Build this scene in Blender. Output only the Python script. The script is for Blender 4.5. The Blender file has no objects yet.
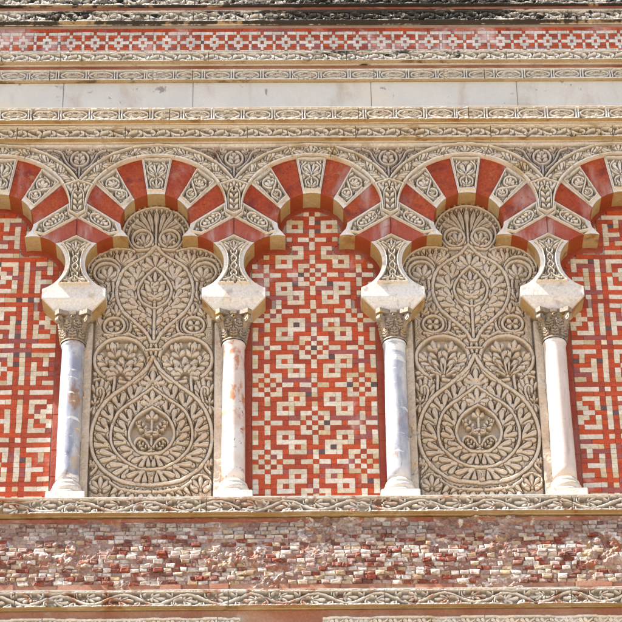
import bpy, bmesh, math, random
import numpy as np
from mathutils import Vector, Matrix
rad = math.radians
scene = bpy.context.scene
COL = scene.collection
rng = np.random.default_rng(7)

# ---------------------------------------------------------------- object helpers
def tag(o, label=None, cat=None, group=None, kind=None):
    if label: o['label'] = label
    if cat: o['category'] = cat
    if group: o['group'] = group
    if kind: o['kind'] = kind
    return o

def thing(name, loc, label, cat, group=None):
    o = bpy.data.objects.new(name, None)
    o.empty_display_size = .1
    COL.objects.link(o); o.location = loc
    tag(o, label, cat, group)
    return o

def link(name, me, mat, parent=None):
    o = bpy.data.objects.new(name, me)
    COL.objects.link(o)
    if mat and not me.materials: me.materials.append(mat)
    if parent is not None:
        o.parent = parent
        p = parent; off = Vector((0, 0, 0))
        while p is not None:
            off += p.location; p = p.parent
        o.location = -off            # meshes are written in facade coordinates
    return o

def mesh_from(verts, quads, smooth=True, cols=None):
    me = bpy.data.meshes.new('m')
    n = len(verts); f = len(quads)
    me.vertices.add(n); me.vertices.foreach_set('co', np.ascontiguousarray(verts, dtype=np.float32).ravel())
    me.loops.add(4*f); me.loops.foreach_set('vertex_index', np.ascontiguousarray(quads, dtype=np.int32).ravel())
    me.polygons.add(f); me.polygons.foreach_set('loop_start', np.arange(0, 4*f, 4, dtype=np.int32))
    me.polygons.foreach_set('use_smooth', np.full(f, smooth))
    if cols is not None:
        a = me.color_attributes.new('col', 'FLOAT_COLOR', 'POINT')
        c = np.ones((n, 4), dtype=np.float32); c[:, :3] = cols
        a.data.foreach_set('color', c.ravel())
    me.update(calc_edges=True); me.validate()
    return me

def bm_mesh(bm, smooth=False, soft=0):
    me = bpy.data.meshes.new('m')
    bmesh.ops.recalc_face_normals(bm, faces=bm.faces)
    bm.to_mesh(me); bm.free()
    if soft:
        me.polygons.foreach_set('use_smooth', np.full(len(me.polygons), True)); me.set_sharp_from_angle(angle=rad(soft))
    if smooth:
        me.polygons.foreach_set('use_smooth', np.full(len(me.polygons), True))
    return me

def prism(poly, y0, y1, bevel=.003, bm=None):
    """outline in (x,z), front at y0, back at y1, front edges softened"""
    own = bm is None
    if own: bm = bmesh.new()
    a = [bm.verts.new((x, y0, z)) for x, z in poly]
    b = [bm.verts.new((x, y1, z)) for x, z in poly]
    n = len(poly)
    ff = bm.faces.new(a); bm.faces.new(b[::-1])
    for i in range(n):
        bm.faces.new((a[i], b[i], b[(i+1) % n], a[(i+1) % n]))
    if bevel:
        bmesh.ops.bevel(bm, geom=list(ff.edges), offset=bevel, segments=2, affect='EDGES', clamp_overlap=True)
    return bm

def recessed(poly, hole, y0, y1, yh):
    """a block whose front has a sunk field (outline hole) for a carving"""
    bm = bmesh.new()
    ring = lambda p, y: [bm.verts.new((x, y, z)) for x, z in p]
    a, b, h, g = ring(poly, y0), ring(poly, y1), ring(hole, y0), ring(hole, yh)
    loop = lambda r: [bm.edges.new((r[i], r[(i+1) % len(r)])) for i in range(len(r))]
    bmesh.ops.triangle_fill(bm, use_beauty=True, use_dissolve=False, edges=loop(a)+loop(h), normal=(0, -1, 0))
    for f in [f for f in bm.faces if seg_dist(np.array([[f.calc_center_median().x]]), np.array([[f.calc_center_median().z]]), hole)[0, 0] > 0]: bm.faces.remove(f)
    for p, q in ((a, b), (h, g)):
        for i in range(len(p)): bm.faces.new((p[i], q[i], q[(i+1) % len(p)], p[(i+1) % len(p)]))
    bm.faces.new(b); bm.faces.new(g)
    return bm

def inset(poly, k=.008):
    c = np.mean(np.array(poly), axis=0)
    out = []
    for p in poly:
        d = c-np.array(p); out.append(tuple(np.array(p)+d/np.hypot(*d)*k))
    return out

def box(bm, x0, x1, y0, y1, z0, z1, bevel=.004):
    vs = [bm.verts.new((x, y, z)) for z in (z0, z1) for y in (y0, y1) for x in (x0, x1)]
    fs = [bm.faces.new([vs[i] for i in q]) for q in ((0,1,5,4),(1,3,7,5),(3,2,6,7),(2,0,4,6),(4,5,7,6),(2,3,1,0))]
    if bevel:
        ed = list({e for f in fs for e in f.edges})
        bmesh.ops.bevel(bm, geom=ed, offset=bevel, segments=2, affect='EDGES', clamp_overlap=True)

def profile_bar(pts, x0, x1, nx=1):
    """a moulding: outline in (y,z) swept along x"""
    bm = bmesh.new()
    rows = []
    for k in range(nx+1):
        x = x0+(x1-x0)*k/nx
        rows.append([bm.verts.new((x, y, z)) for y, z in pts])
    n = len(pts)
    for k in range(nx):
        for i in range(n):
            bm.faces.new((rows[k][i], rows[k][(i+1) % n], rows[k+1][(i+1) % n], rows[k+1][i]))
    bm.faces.new(rows[0][::-1]); bm.faces.new(rows[-1])
    return bm

def lathe(prof, cx, cy, seg=48):
    bm = bmesh.new()
    rings = []
    for r, z in prof:
        rings.append([bm.verts.new((cx+r*math.cos(2*math.pi*k/seg), cy+r*math.sin(2*math.pi*k/seg), z)) for k in range(seg)])
    for a, b in zip(rings[:-1], rings[1:]):
        for k in range(seg):
            bm.faces.new((a[k], a[(k+1) % seg], b[(k+1) % seg], b[k]))
    bm.faces.new(rings[0][::-1]); bm.faces.new(rings[-1])
    return bm

# ---------------------------------------------------------------- value noise for numpy
def vnoise(X, Z, scale, seed=0):
    r = np.random.default_rng(seed)
    tab = r.random((64, 64))
    x = X/scale; z = Z/scale
    xi = np.floor(x).astype(int); zi = np.floor(z).astype(int)
    fx = x-xi; fz = z-zi
    fx = fx*fx*(3-2*fx); fz = fz*fz*(3-2*fz)
    g = lambda a, b: tab[a % 64, b % 64]
    return (g(xi, zi)*(1-fx)+g(xi+1, zi)*fx)*(1-fz)+(g(xi, zi+1)*(1-fx)+g(xi+1, zi+1)*fx)*fz

def fnoise(X, Z, scale, seed=0, oct=3):
    s = 0; a = 1; t = 0
    for k in range(oct):
        s = s+a*vnoise(X, Z, scale/2**k, seed+k); t += a; a *= .5
    return s/t

# ---------------------------------------------------------------- carved relief: a height field cut like stone
def spline(pts, n=8):
    p = np.array(pts, float)
    if len(p) < 3: return p
    q = np.vstack([2*p[0]-p[1], p, 2*p[-1]-p[-2]])
    out = []
    for i in range(1, len(q)-2):
        for t in np.linspace(0, 1, n, endpoint=False):
            a, b, c, d = q[i-1:i+3]
            out.append(.5*((2*b)+(-a+c)*t+(2*a-5*b+4*c-d)*t*t+(-a+3*b-3*c+d)*t**3))
    out.append(p[-1])
    return np.array(out)

class Relief:
    def __init__(s, x0, x1, z0, z1, ds):
        s.x0, s.z0, s.ds = x0, z0, ds
        s.nx = int(round((x1-x0)/ds))+1; s.nz = int(round((z1-z0)/ds))+1
        s.X, s.Z = np.meshgrid(x0+ds*np.arange(s.nx), z0+ds*np.arange(s.nz), indexing='ij')
        s.H = np.zeros((s.nx, s.nz)); s.fatten = 1.3; s.halo = .0034
    def win(s, xa, xb, za, zb):
        i0 = max(0, int((xa-s.x0)/s.ds)); i1 = min(s.nx, int((xb-s.x0)/s.ds)+2)
        j0 = max(0, int((za-s.z0)/s.ds)); j1 = min(s.nz, int((zb-s.z0)/s.ds)+2)
        if i1 <= i0 or j1 <= j0: return None
        return (slice(i0, i1), slice(j0, j1))
    def stem(s, pts, w, h=1., sm=True, taper=None, flat=.17, cut=.34):
        p = spline(pts) if sm else np.array(pts, float)
        n = len(p)-1; hw = w+s.halo
        G = s.win(p[:, 0].min()-hw, p[:, 0].max()+hw, p[:, 1].min()-hw, p[:, 1].max()+hw)
        if G is None: return
        R = np.full(s.H[G].shape, 9.)
        gi, gj = G[0].start, G[1].start
        for i in range(n):
            a, b = p[i], p[i+1]
            W = s.win(min(a[0], b[0])-hw, max(a[0], b[0])+hw, min(a[1], b[1])-hw, max(a[1], b[1])+hw)
            if W is None: continue
            X = s.X[W]; Z = s.Z[W]; d = b-a; L = d@d+1e-12
            t = np.clip(((X-a[0])*d[0]+(Z-a[1])*d[1])/L, 0, 1)
            r = np.hypot(X-a[0]-t*d[0], Z-a[1]-t*d[1])
            V = (slice(W[0].start-gi, W[0].stop-gi), slice(W[1].start-gj, W[1].stop-gj))
            R[V] = np.minimum(R[V], r)
        q = R/w
        H = s.H[G]
        H = np.where((R >= w) & (R < hw), np.minimum(H, cut), H)
        s.H[G] = np.where(q < 1, np.maximum(H, h*np.clip(1-q*q, 0, 1)**flat), H)
    def lobe(s, b, t, w, h=1., crease=0., fat=.70, cut=.34):
        b = np.array(b, float); t = np.array(t, float)
        w = w*s.fatten; d = t-b; L = np.hypot(*d)
        if L < 1e-6: return
        e = d/L; m = w+.2*L
        W = s.win(min(b[0], t[0])-m, max(b[0], t[0])+m, min(b[1], t[1])-m, max(b[1], t[1])+m)
        if W is None: return
        X = s.X[W]-b[0]; Z = s.Z[W]-b[1]
        u = (X*e[0]+Z*e[1])/L; v = -X*e[1]+Z*e[0]
        uu = np.clip(u, 0, 1)
        k = math.log(.5)/math.log(fat)
        wf = w*np.clip(np.sin(np.pi*uu**k), 0, 1)**.42+1e-9
        r = np.abs(v)/wf
        val = np.clip(1-r*r, 0, 1)**.24*(.84+.16*np.sin(np.pi*np.clip(uu, 0, 1)*.8))
        if crease: val = val*(1-crease*np.exp(-(v/(.22*w))**2))
        ins = (u > 0) & (u < 1) & (r < 1)
        rim = ~ins & (u > .30) & (u < 1+s.halo/L) & (np.abs(v) < np.where(u < 1, wf, .55*w)+s.halo)
        H = np.where(rim, np.minimum(s.H[W], cut), s.H[W])
        s.H[W] = np.where(ins, np.maximum(H, val*h), H)
    def dot(s, c, r, h=1.):
        W = s.win(c[0]-r, c[0]+r, c[1]-r, c[1]+r)
        if W is None: return
        q = np.hypot(s.X[W]-c[0], s.Z[W]-c[1])/r
        s.H[W] = np.maximum(s.H[W], h*np.clip(1-q*q, 0, 1)**.5)
    def hole(s, c, r, to=0.):
        W = s.win(c[0]-r, c[0]+r, c[1]-r, c[1]+r)
        if W is None: return
        q = np.hypot(s.X[W]-c[0], s.Z[W]-c[1])/r
        s.H[W] = np.where(q < 1, np.minimum(s.H[W], to), s.H[W])
    def groove(s, pts, w, depth=.4, sm=True):
        p = spline(pts) if sm else np.array(pts, float)
        for a, b in zip(p[:-1], p[1:]):
            W = s.win(min(a[0], b[0])-w, max(a[0], b[0])+w, min(a[1], b[1])-w, max(a[1], b[1])+w)
            if W is None: continue
            X = s.X[W]; Z = s.Z[W]; d = b-a; L = d@d+1e-12
            t = np.clip(((X-a[0])*d[0]+(Z-a[1])*d[1])/L, 0, 1)
            r = np.hypot(X-a[0]-t*d[0], Z-a[1]-t*d[1])/w
            s.H[W] = np.minimum(s.H[W], 1-depth*np.clip(1-r*r, 0, 1))
    def palm(s, b, ang, L, n, spread, w, h=1., fall=.25, start=.12, eyes=0.):
        b = np.array(b, float)
        for k in sorted(range(n), key=lambda k: -abs(k-(n-1)/2)):
            f = 0 if n == 1 else (k/(n-1)*2-1)
            a = ang+f*spread; l = L*(1-fall*abs(f))
            e = np.array([math.cos(a), math.sin(a)])
            s.lobe(b+e*l*start*(.3+abs(f)), b+e*l, w, h*(1-.06*abs(f)), cut=.56)
        s.dot(b, w*.9, h*.85)
        if eyes and n > 1:
            for k in range(n-1):
                f = ((k+.5)/(n-1)*2-1); a = ang+f*spread
                s.hole(b+np.array([math.cos(a), math.sin(a)])*L*.5, eyes)
    def sprig(s, b, t, w, n, h=1., curl=.9):
        """a feathered leaf: midrib from b to t with paired lobes"""
        b = np.array(b, float); t = np.array(t, float); d = t-b; L = np.hypot(*d); e = d/L; p = np.array([-e[1], e[0]])
        for k in range(n):
            u = .08+.72*k/max(1, n-1); q = b+d*u
            l = w*(1-.35*u)
            for sg in (-1, 1):
                s.lobe(q, q+e*l*curl+p*sg*l, w*.36, h*.95, cut=.5)
        s.lobe(b+d*.6, t, w*.36, h)
        s.groove([b, b+d*.8], w*.07, .35, sm=False)
    def pack(s, gap, seed=0, top=.86, region=None, eye=0):
        """leave only a narrow drilled channel round the motif; what is left over becomes leaf stone"""
        def grow(m):
            o = m.copy()
            o[1:] |= m[:-1]; o[:-1] |= m[1:]; o[:, 1:] |= m[:, :-1]; o[:, :-1] |= m[:, 1:]
            return o
        def grow8(m):
            o = grow(m); q = m
            o[1:, 1:] |= q[:-1, :-1]; o[:-1, :-1] |= q[1:, 1:]; o[1:, :-1] |= q[:-1, 1:]; o[:-1, 1:] |= q[1:, :-1]
            return o
        n = max(1, int(round(gap/s.ds)))
        m = s.H > .36
        if region is not None: m = m | ~region
        for k in range(n): m = grow8(m) if k % 2 else grow(m)
        free = ~m
        lev = np.zeros_like(s.H); cur = free
        for k in range(4):
            lev += cur; cur = ~grow(~cur)
        nz = fnoise(s.X, s.Z, .03, seed+40, 2)
        val = top*(.80+.20*lev/4)*(.9+.2*nz)
        # the wide leftovers are fingered like leaves
        th = 6.3*fnoise(s.X, s.Z, .16, seed+41, 2)+np.where(s.X > 0, 0, 1.2)
        ph = (s.X*np.cos(th)+s.Z*np.sin(th))*2*np.pi/.027+2.0*fnoise(s.X, s.Z, .05, seed+42, 2)
        fing = np.abs(np.sin(ph/2))
        val = val*(.70+.30*np.clip(fing*1.9, 0, 1)**.6)
        s.H = np.where(free, np.maximum(s.H, np.clip(val, 0, 1)), s.H)
    def grain(s, amp, seed=0, scale=.02):
        s.H = s.H+(fnoise(s.X, s.Z, scale, seed)-.5)*amp*(.4+.6*(s.H > .1))
    def wear(s, scale, thr, seed, amount=1.):
        n = fnoise(s.X, s.Z, scale, seed, 4)
        k = np.clip((n-thr)/.12, 0, 1)*amount
        rough = .25+.35*fnoise(s.X, s.Z, .02, seed+9, 3)
        s.H = s.H*(1-k)+np.minimum(s.H, rough)*k
    def mesh(s, yb, depth, mask=None, fn=None, skirt=.01):
        M = np.ones((s.nx, s.nz), bool) if mask is None else mask
        q = M[:-1, :-1] & M[1:, :-1] & M[1:, 1:] & M[:-1, 1:]
        cnt = np.zeros((s.nx, s.nz), int)
        for a, b in ((0, 0), (1, 0), (1, 1), (0, 1)):
            cnt[a:s.nx-1+a, b:s.nz-1+b] += q
        H = s.H*depth
        if skirt is not None: H = np.where((cnt > 0) & (cnt < 4), -skirt, H)
        if fn is None: V = np.stack([s.X, yb-H, s.Z], -1)
        else: V = fn(s.X, s.Z, H)
        idx = np.full((s.nx, s.nz), -1); use = cnt > 0
        idx[use] = np.arange(use.sum())
        I, J = np.nonzero(q)
        quads = np.stack([idx[I, J], idx[I+1, J], idx[I+1, J+1], idx[I, J+1]], -1)
        return mesh_from(V[use], quads, False)

def seg_dist(X, Z, poly):
    D = np.full(X.shape, 9.); ins = np.zeros(X.shape, bool)
    n = len(poly)
    for i in range(n):
        ax, az = poly[i]; bx, bz = poly[(i+1) % n]
        dx, dz = bx-ax, bz-az
        t = np.clip(((X-ax)*dx+(Z-az)*dz)/(dx*dx+dz*dz+1e-12), 0, 1)
        D = np.minimum(D, np.hypot(X-ax-t*dx, Z-az-t*dz))
        if az != bz:
            c = ((az > Z) != (bz > Z)) & (X < (bx-ax)*(Z-az)/(bz-az)+ax)
            ins ^= c
    return np.where(ins, D, -D)

# ---------------------------------------------------------------- materials
def nd(nt, t, **k):
    n = nt.nodes.new(t)
    for a, b in k.items(): setattr(n, a, b)
    return n

def noise(nt, vec, scale, detail=4, rough=.55, dist=0.):
    n = nd(nt, 'ShaderNodeTexNoise'); n.inputs['Scale'].default_value = scale
    n.inputs['Detail'].default_value = detail; n.inputs['Roughness'].default_value = rough
    n.inputs['Distortion'].default_value = dist
    nt.links.new(vec, n.inputs['Vector']); return n.outputs['Fac']

def ramp(nt, fac, a, b, va=0., vb=1.):
    m = nd(nt, 'ShaderNodeMapRange'); m.interpolation_type = 'SMOOTHSTEP'
    m.inputs['From Min'].default_value = a; m.inputs['From Max'].default_value = b
    m.inputs['To Min'].default_value = va; m.inputs['To Max'].default_value = vb
    nt.links.new(fac, m.inputs['Value']); return m.outputs['Result']

def mix(nt, fac, a, b, mode='MIX'):
    m = nd(nt, 'ShaderNodeMix', data_type='RGBA', blend_type=mode)
    for sock, v in ((m.inputs['Factor'], fac), (m.inputs[6], a), (m.inputs[7], b)):
        if isinstance(v, (int, float)): sock.default_value = v
        elif isinstance(v, tuple): sock.default_value = (*v, 1)
        else: nt.links.new(v, sock)
    return m.outputs[2]

def math_(nt, op, a, b):
    m = nd(nt, 'ShaderNodeMath', operation=op)
    for s, v in zip(m.inputs, (a, b)):
        if isinstance(v, (int, float)): s.default_value = v
        else: nt.links.new(v, s)
    return m.outputs[0]

def surface(name, base, tint, patches=(), rough=.75, bump=.25, bscale=90, stretch=(1, 1, 1), attr=False, fine=.16, dark=None, spec=.3, K=.60):
    """base/tint: the two stone tones; patches: (colour, scale, lo, hi, stretch) stains with an edge of their own"""
    m = bpy.data.materials.new(name); m.use_nodes = True; nt = m.node_tree
    bs = nt.nodes['Principled BSDF']
    bs.inputs['Roughness'].default_value = rough
    bs.inputs['Specular IOR Level'].default_value = spec
    geo = nd(nt, 'ShaderNodeNewGeometry'); pos = geo.outputs['Position']
    def sv(st, off=(0, 0, 0)):
        mp = nd(nt, 'ShaderNodeMapping'); mp.inputs['Scale'].default_value = st; mp.inputs['Location'].default_value = off
        nt.links.new(pos, mp.inputs['Vector']); return mp.outputs['Vector']
    v = sv(stretch)
    if attr:
        at = nd(nt, 'ShaderNodeAttribute', attribute_name='col'); c = at.outputs['Color']
        c = mix(nt, ramp(nt, noise(nt, v, 14, 5), .35, .7), c, mix(nt, 1., c, tint, 'MULTIPLY'))
    else:
        c = mix(nt, ramp(nt, noise(nt, v, 3.1, 6, .6), .36, .64), base, tint)
    f = noise(nt, v, 75, 4, .6)
    c = mix(nt, 1., c, mix(nt, ramp(nt, f, .3, .7), (1-fine,)*3, (1+fine*.35,)*3), 'MULTIPLY')
    for k, (pc, sc, lo, hi, st) in enumerate(patches):
        n = noise(nt, sv(st, (3.7*k+1, 1.3*k, 2.1*k)), sc, 6, .62, .4)
        c = mix(nt, ramp(nt, n, lo, hi), c, pc)
    if dark:
        # black weathering crust, more of it up under the eaves line where rain runs down
        sep = nd(nt, 'ShaderNodeSeparateXYZ'); nt.links.new(pos, sep.inputs[0])
        amount = ramp(nt, sep.outputs['Z'], dark[0], dark[1])
        mid = math_(nt, 'MULTIPLY', ramp(nt, sep.outputs['X'], -.5, .15), ramp(nt, sep.outputs['X'], 1.7, 1.0))
        amount = math_(nt, 'MULTIPLY', amount, math_(nt, 'ADD', .72, math_(nt, 'MULTIPLY', mid, .16)))
        n = math_(nt, 'ADD', noise(nt, sv((.9, 1, 11.), (9, 4, 1)), 4.5, 8, .72, .5), math_(nt, 'MULTIPLY', noise(nt, sv((1.6, 1, .5)), 20, 4), .24))
        k = ramp(nt, math_(nt, 'MULTIPLY', n, amount), dark[2], dark[2]+.07)
        c = mix(nt, math_(nt, 'MULTIPLY', k, .94), c, (.028, .027, .026))
    c = mix(nt, 1., c, (K,)*3, 'MULTIPLY')
    nt.links.new(c, bs.inputs['Base Color'])
    bp = nd(nt, 'ShaderNodeBump'); bp.inputs['Strength'].default_value = bump; bp.inputs['Distance'].default_value = .004
    hb = math_(nt, 'ADD', noise(nt, v, bscale, 6, .65), math_(nt, 'MULTIPLY', noise(nt, v, bscale*.17, 4), .8))
    nt.links.new(hb, bp.inputs['Height']); nt.links.new(bp.outputs['Normal'], bs.inputs['Normal'])
    return m

O = (1, 1, 1)
M = {}
M['cream'] = surface('cream_marble', (.80, .70, .57), (.86, .78, .68), [((.56, .40, .22), 5, .54, .72, (1, 1, .6)), ((.42, .36, .30), 11, .64, .74, O)], rough=.6)
M['white'] = surface('white_marble', (.84, .75, .64), (.88, .82, .74), [((.55, .42, .26), 6, .62, .76, O), ((.45, .41, .37), 16, .66, .76, O)], rough=.6)
M['smooth'] = surface('smooth_marble', (.82, .74, .66), (.86, .83, .80), [((.58, .45, .30), 7, .60, .74, (1, 1, .6)), ((.52, .46, .42), 14, .56, .72, O), ((.60, .52, .46), 30, .56, .68, O)], rough=.55, bump=.3)
M['ochre'] = surface('ochre_bounce_stone', (.50, .32, .125), (.58, .43, .23), [((.34, .17, .05), 7, .52, .68, O), ((.66, .56, .42), 5, .60, .72, O)], rough=.7)  # underside colour with the warm bounce from below painted in
M['ochre_dirty'] = surface('ochre_bounce_weathered', (.50, .36, .19), (.60, .46, .28), [((.20, .11, .05), 6, .54, .68, (1, 1, 2))], rough=.75, dark=(1.5, 2.4, .36))  # ledge undersides: painted warm bounce, plus brown stains and black crust
M['upper'] = surface('weathered_white_marble', (.80, .75, .68), (.86, .83, .79), [((.48, .42, .34), 7, .60, .72, O)], rough=.65, dark=(1.0, 2.40, .43))
M['band'] = surface('grey_marble_slabs', (.66, .64, .60), (.72, .69, .63), [((.54, .46, .38), 3.5, .52, .70, (1, 1, .35)), ((.34, .30, .27), 9, .61, .67, O), ((.74, .66, .54), 3, .54, .7, (.6, 1, 1.6))], rough=.5, bump=.1, fine=.05, dark=(1.55, 2.7, .50))
M['tan'] = surface('tan_marble_relief', (.64, .51, .385), (.72, .61, .495), [((.46, .29, .13), 5, .60, .74, O), ((.60, .54, .46), 9, .62, .74, O)], rough=.7)
M['dusty'] = surface('dusty_white_marble', (.84, .76, .67), (.88, .82, .76), [((.52, .27, .18), 8, .50, .66, O), ((.50, .40, .34), 15, .60, .70, O)], rough=.7)
M['spandrel'] = surface('grey_marble_relief', (.66, .55, .47), (.72, .64, .57), [((.42, .26, .20), 7, .56, .72, O)], rough=.7)
M['red'] = surface('red_stucco', (.40, .050, .011), (.47, .080, .020), [((.22, .03, .016), 7, .50, .68, O), ((.52, .36, .33), 3.4, .50, .76, (1.3, 1, .5)), ((.42, .16, .08), 16, .60, .70, O), ((.03, .02, .02), 40, .64, .68, O)], rough=.75, bump=.5, fine=.28)
M['red_worn'] = surface('faded_red_stucco', (.40, .065, .030), (.44, .13, .09), [((.56, .44, .42), 3.6, .47, .68, (1.8, 1, .35)), ((.34, .06, .05), 9, .60, .75, O)], rough=.75)
M['soffit_red'] = surface('red_brick_soffit', (.36, .058, .013), (.40, .095, .02), [((.28, .05, .02), 8, .6, .72, O)], rough=.75)
M['mosaic'] = surface('mosaic_tiles', O, (.92, .89, .87), [((.50, .38, .36), 2.6, .62, .80, (1, 1, .7))], rough=.55, K=.88, bump=.12, attr=True, fine=.22)
M['mosaic_top'] = surface('mosaic_tiles_weathered', O, (.80, .78, .78), [((.58, .47, .45), 4, .52, .78, O)], rough=.6, bump=.15, attr=True, fine=.25, K=.78, dark=(1.2, 2.6, .50))
M['mosaic_bed'] = surface('mosaic_mortar', (.44, .30, .24), (.46, .36, .29), [((.42, .16, .11), 5, .54, .68, O)], rough=.8)
M['border'] = surface('red_border_brick', (.36, .05, .018), (.40, .07, .028), [((.34, .14, .11), 4, .55, .72, (1, 1, .6)), ((.25, .03, .015), 12, .6, .72, O)], rough=.7)
M['brick'] = surface('eroded_bricks', O, (.74, .66, .63), [((.48, .30, .24), 26, .54, .63, O), ((.56, .45, .40), 7, .55, .68, O), ((.20, .12, .09), 34, .63, .70, O)], rough=.85, bump=.7, bscale=60, attr=True, fine=.35)
M['rubble'] = surface('eroded_mortar', (.34, .18, .14), (.46, .33, .28), [((.36, .13, .07), 9, .52, .64, O), ((.76, .68, .61), 14, .54, .64, O), ((.48, .31, .15), 6, .56, .70, O), ((.22, .12, .09), 22, .60, .68, O)], rough=.9, bump=.9, bscale=55, fine=.3)
M['redstrip'] = surface('thin_red_bricks', (.34, .10, .06), (.46, .22, .15), [((.50, .40, .33), 6, .55, .70, (.5, 1, 2))], rough=.8, dark=(1.5, 2.6, .50))
M['terra'] = surface('terracotta_bed', (.42, .17, .10), (.50, .28, .19), [((.56, .46, .37), 6, .58, .72, O)], rough=.8)
M['col_blue'] = surface('blue_grey_marble', (.30, .32, .41), (.52, .53, .58), [((.70, .69, .69), 9, .44, .66, (1, 1, .4)), ((.34, .17, .08), 8, .56, .70, (1, 1, .5)), ((.62, .42, .22), 5, .54, .70, (1, 1, .6)), ((.84, .82, .80), 12, .585, .60, (.35, .35, 1.5)), ((.16, .15, .18), 14, .60, .72, (1, 1, .35))], rough=.35, bump=.05, fine=.08, spec=.4)
M['col_pink'] = surface('pink_veined_marble', (.72, .55, .46), (.78, .67, .60), [((.58, .24, .12), 13, .53, .62, (1, 1, .6)), ((.82, .76, .72), 5, .50, .64, O), ((.34, .13, .08), 30, .62, .66, O)], rough=.4, bump=.06, fine=.08, spec=.4)
M['col_pale'] = surface('pale_rose_marble', (.74, .60, .53), (.80, .71, .66), [((.34, .2, .14), 26, .66, .71, O), ((.55, .42, .36), 9, .54, .70, (1.4, 1.4, .3)), ((.70, .48, .36), 7, .58, .70, O)], rough=.4, bump=.05, fine=.06, spec=.4)
M['base'] = surface('base_marble', (.72, .64, .55), (.78, .72, .66), [((.70, .50, .22), 5, .56, .70, (.4, .4, 2.5))], rough=.5, bump=.08)
M['capital'] = surface('aged_capital_marble', (.30, .225, .155), (.40, .32, .25), [((.50, .32, .10), 14, .56, .68, O), ((.13, .12, .13), 10, .56, .70, O), ((.52, .52, .58), 16, .64, .74, O)], rough=.7, fine=.3)
M['wall'] = surface('plain_limestone', (.42, .33, .23), (.48, .39, .28), [((.30, .22, .15), 2, .58, .72, O)], rough=.85)
M['street'] = surface('street_paving', (.27, .215, .150), (.31, .25, .18), [((.34, .25, .16), .7, .58, .72, O)], rough=.85, bscale=4, K=1.)

# ---------------------------------------------------------------- geometry of one bay (bay = 1 unit, arch axis at x = 0)
R_TOP, ZT = .224, .705
CL, R_LOW, ZL = (-.226, .381), .212, .381
def arc(c, r, a0, a1, n):
    return [(c[0]+r*math.cos(a), c[1]+r*math.sin(a)) for a in np.linspace(a0, a1, n)]
def low_pt(x):      # upper half of the lower lobe circle
    return (x, CL[1]+math.sqrt(R_LOW**2-(x-CL[0])**2))
A_IMP = math.atan2(.187-CL[1], -.300-CL[0])
A_CUSP = math.atan2(.586-CL[1], -.172-CL[0])
def low_angle(p): return math.atan2(p[1]-CL[1], p[0]-CL[0])
def top_angle(p): return math.atan2(p[1]-ZT, p[0])
def low_arc(p, q, n=10):
    a, b = low_angle(p), low_angle(q)
    if a < 0: a += 2*math.pi
    if b < 0: b += 2*math.pi
    return arc(CL, R_LOW, a, b, n)
def on_top(a): return (R_TOP*math.cos(a), ZT+R_TOP*math.sin(a))
def top_arc(p, q, n=10):
    a, b = top_angle(p), top_angle(q)
    if a < 0: a += 2*math.pi
    if b < 0: b += 2*math.pi
    return arc((0, ZT), R_TOP, a, b, n)
CUSP = (-.172, .586)
TJ = on_top(rad(196))                      # where the top lobe runs out into the cusp
P_K = (-.056, ZT+math.sqrt(R_TOP**2-.056**2))
P_W1, P_W2 = on_top(math.atan2(.881-ZT, -.138)), on_top(math.atan2(.803-ZT, -.200))
P_R2 = on_top(math.atan2(.688-ZT, -.2235))
P_W3 = low_pt(-.270)
P_R3 = low_pt(-.370)
P_IMP = (-.300, .187)
OPEN_HALF = low_arc((-.300, .182), CUSP, 34)+[CUSP, (-.195, .618)]+top_arc(TJ, (0, ZT+R_TOP), 26)
def mirror(poly, s): return [(s*x, z) for x, z in poly]
def open_outline(extra=0.):
    h = OPEN_HALF
    return [(-.3, -1.6)]+h+[(-x, z) for x, z in h[::-1]]+[(.3, -1.6)]

ZB = .804
def band_in(phi): return (.445*math.sin(phi), ZB+.413*math.cos(phi))
def band_out(phi): return (.556*math.sin(phi), ZB+.509*math.cos(phi))
PHI = rad(64)
SX = 2.62           # the facade is built a little wider than the photograph
Y_PANEL = .16

# ---------------------------------------------------------------- carved ornament pieces
def plate(poly, draw, seed, parent, mat, yb=.042, depth=.062, rim=.014, name='carved_face', ds=.0021, grain=.14):
    """a framed carved slab; poly in facade coordinates"""
    xs = [p[0] for p in poly]; zs = [p[1] for p in poly]
    r = Relief(min(xs)-.004, max(xs)+.004, min(zs)-.004, max(zs)+.004, ds)
    sd = seg_dist(r.X, r.Z, poly)
    draw(r)
    r.pack(.0062, seed, region=sd > rim+.004)
    r.H *= np.clip((sd-rim*.75)/.004, 0, 1)
    rimv = np.clip((rim-sd)/.004, 0, 1)*np.clip((sd+.001)/.005, 0, 1)
    r.H = np.maximum(r.H*.92, rimv)
    r.wear(.035, .68, seed+70, .55)
    r.grain(grain, seed)
    return link(name, r.mesh(yb, depth, sd > -.001, skirt=0.), mat, parent)

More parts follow.
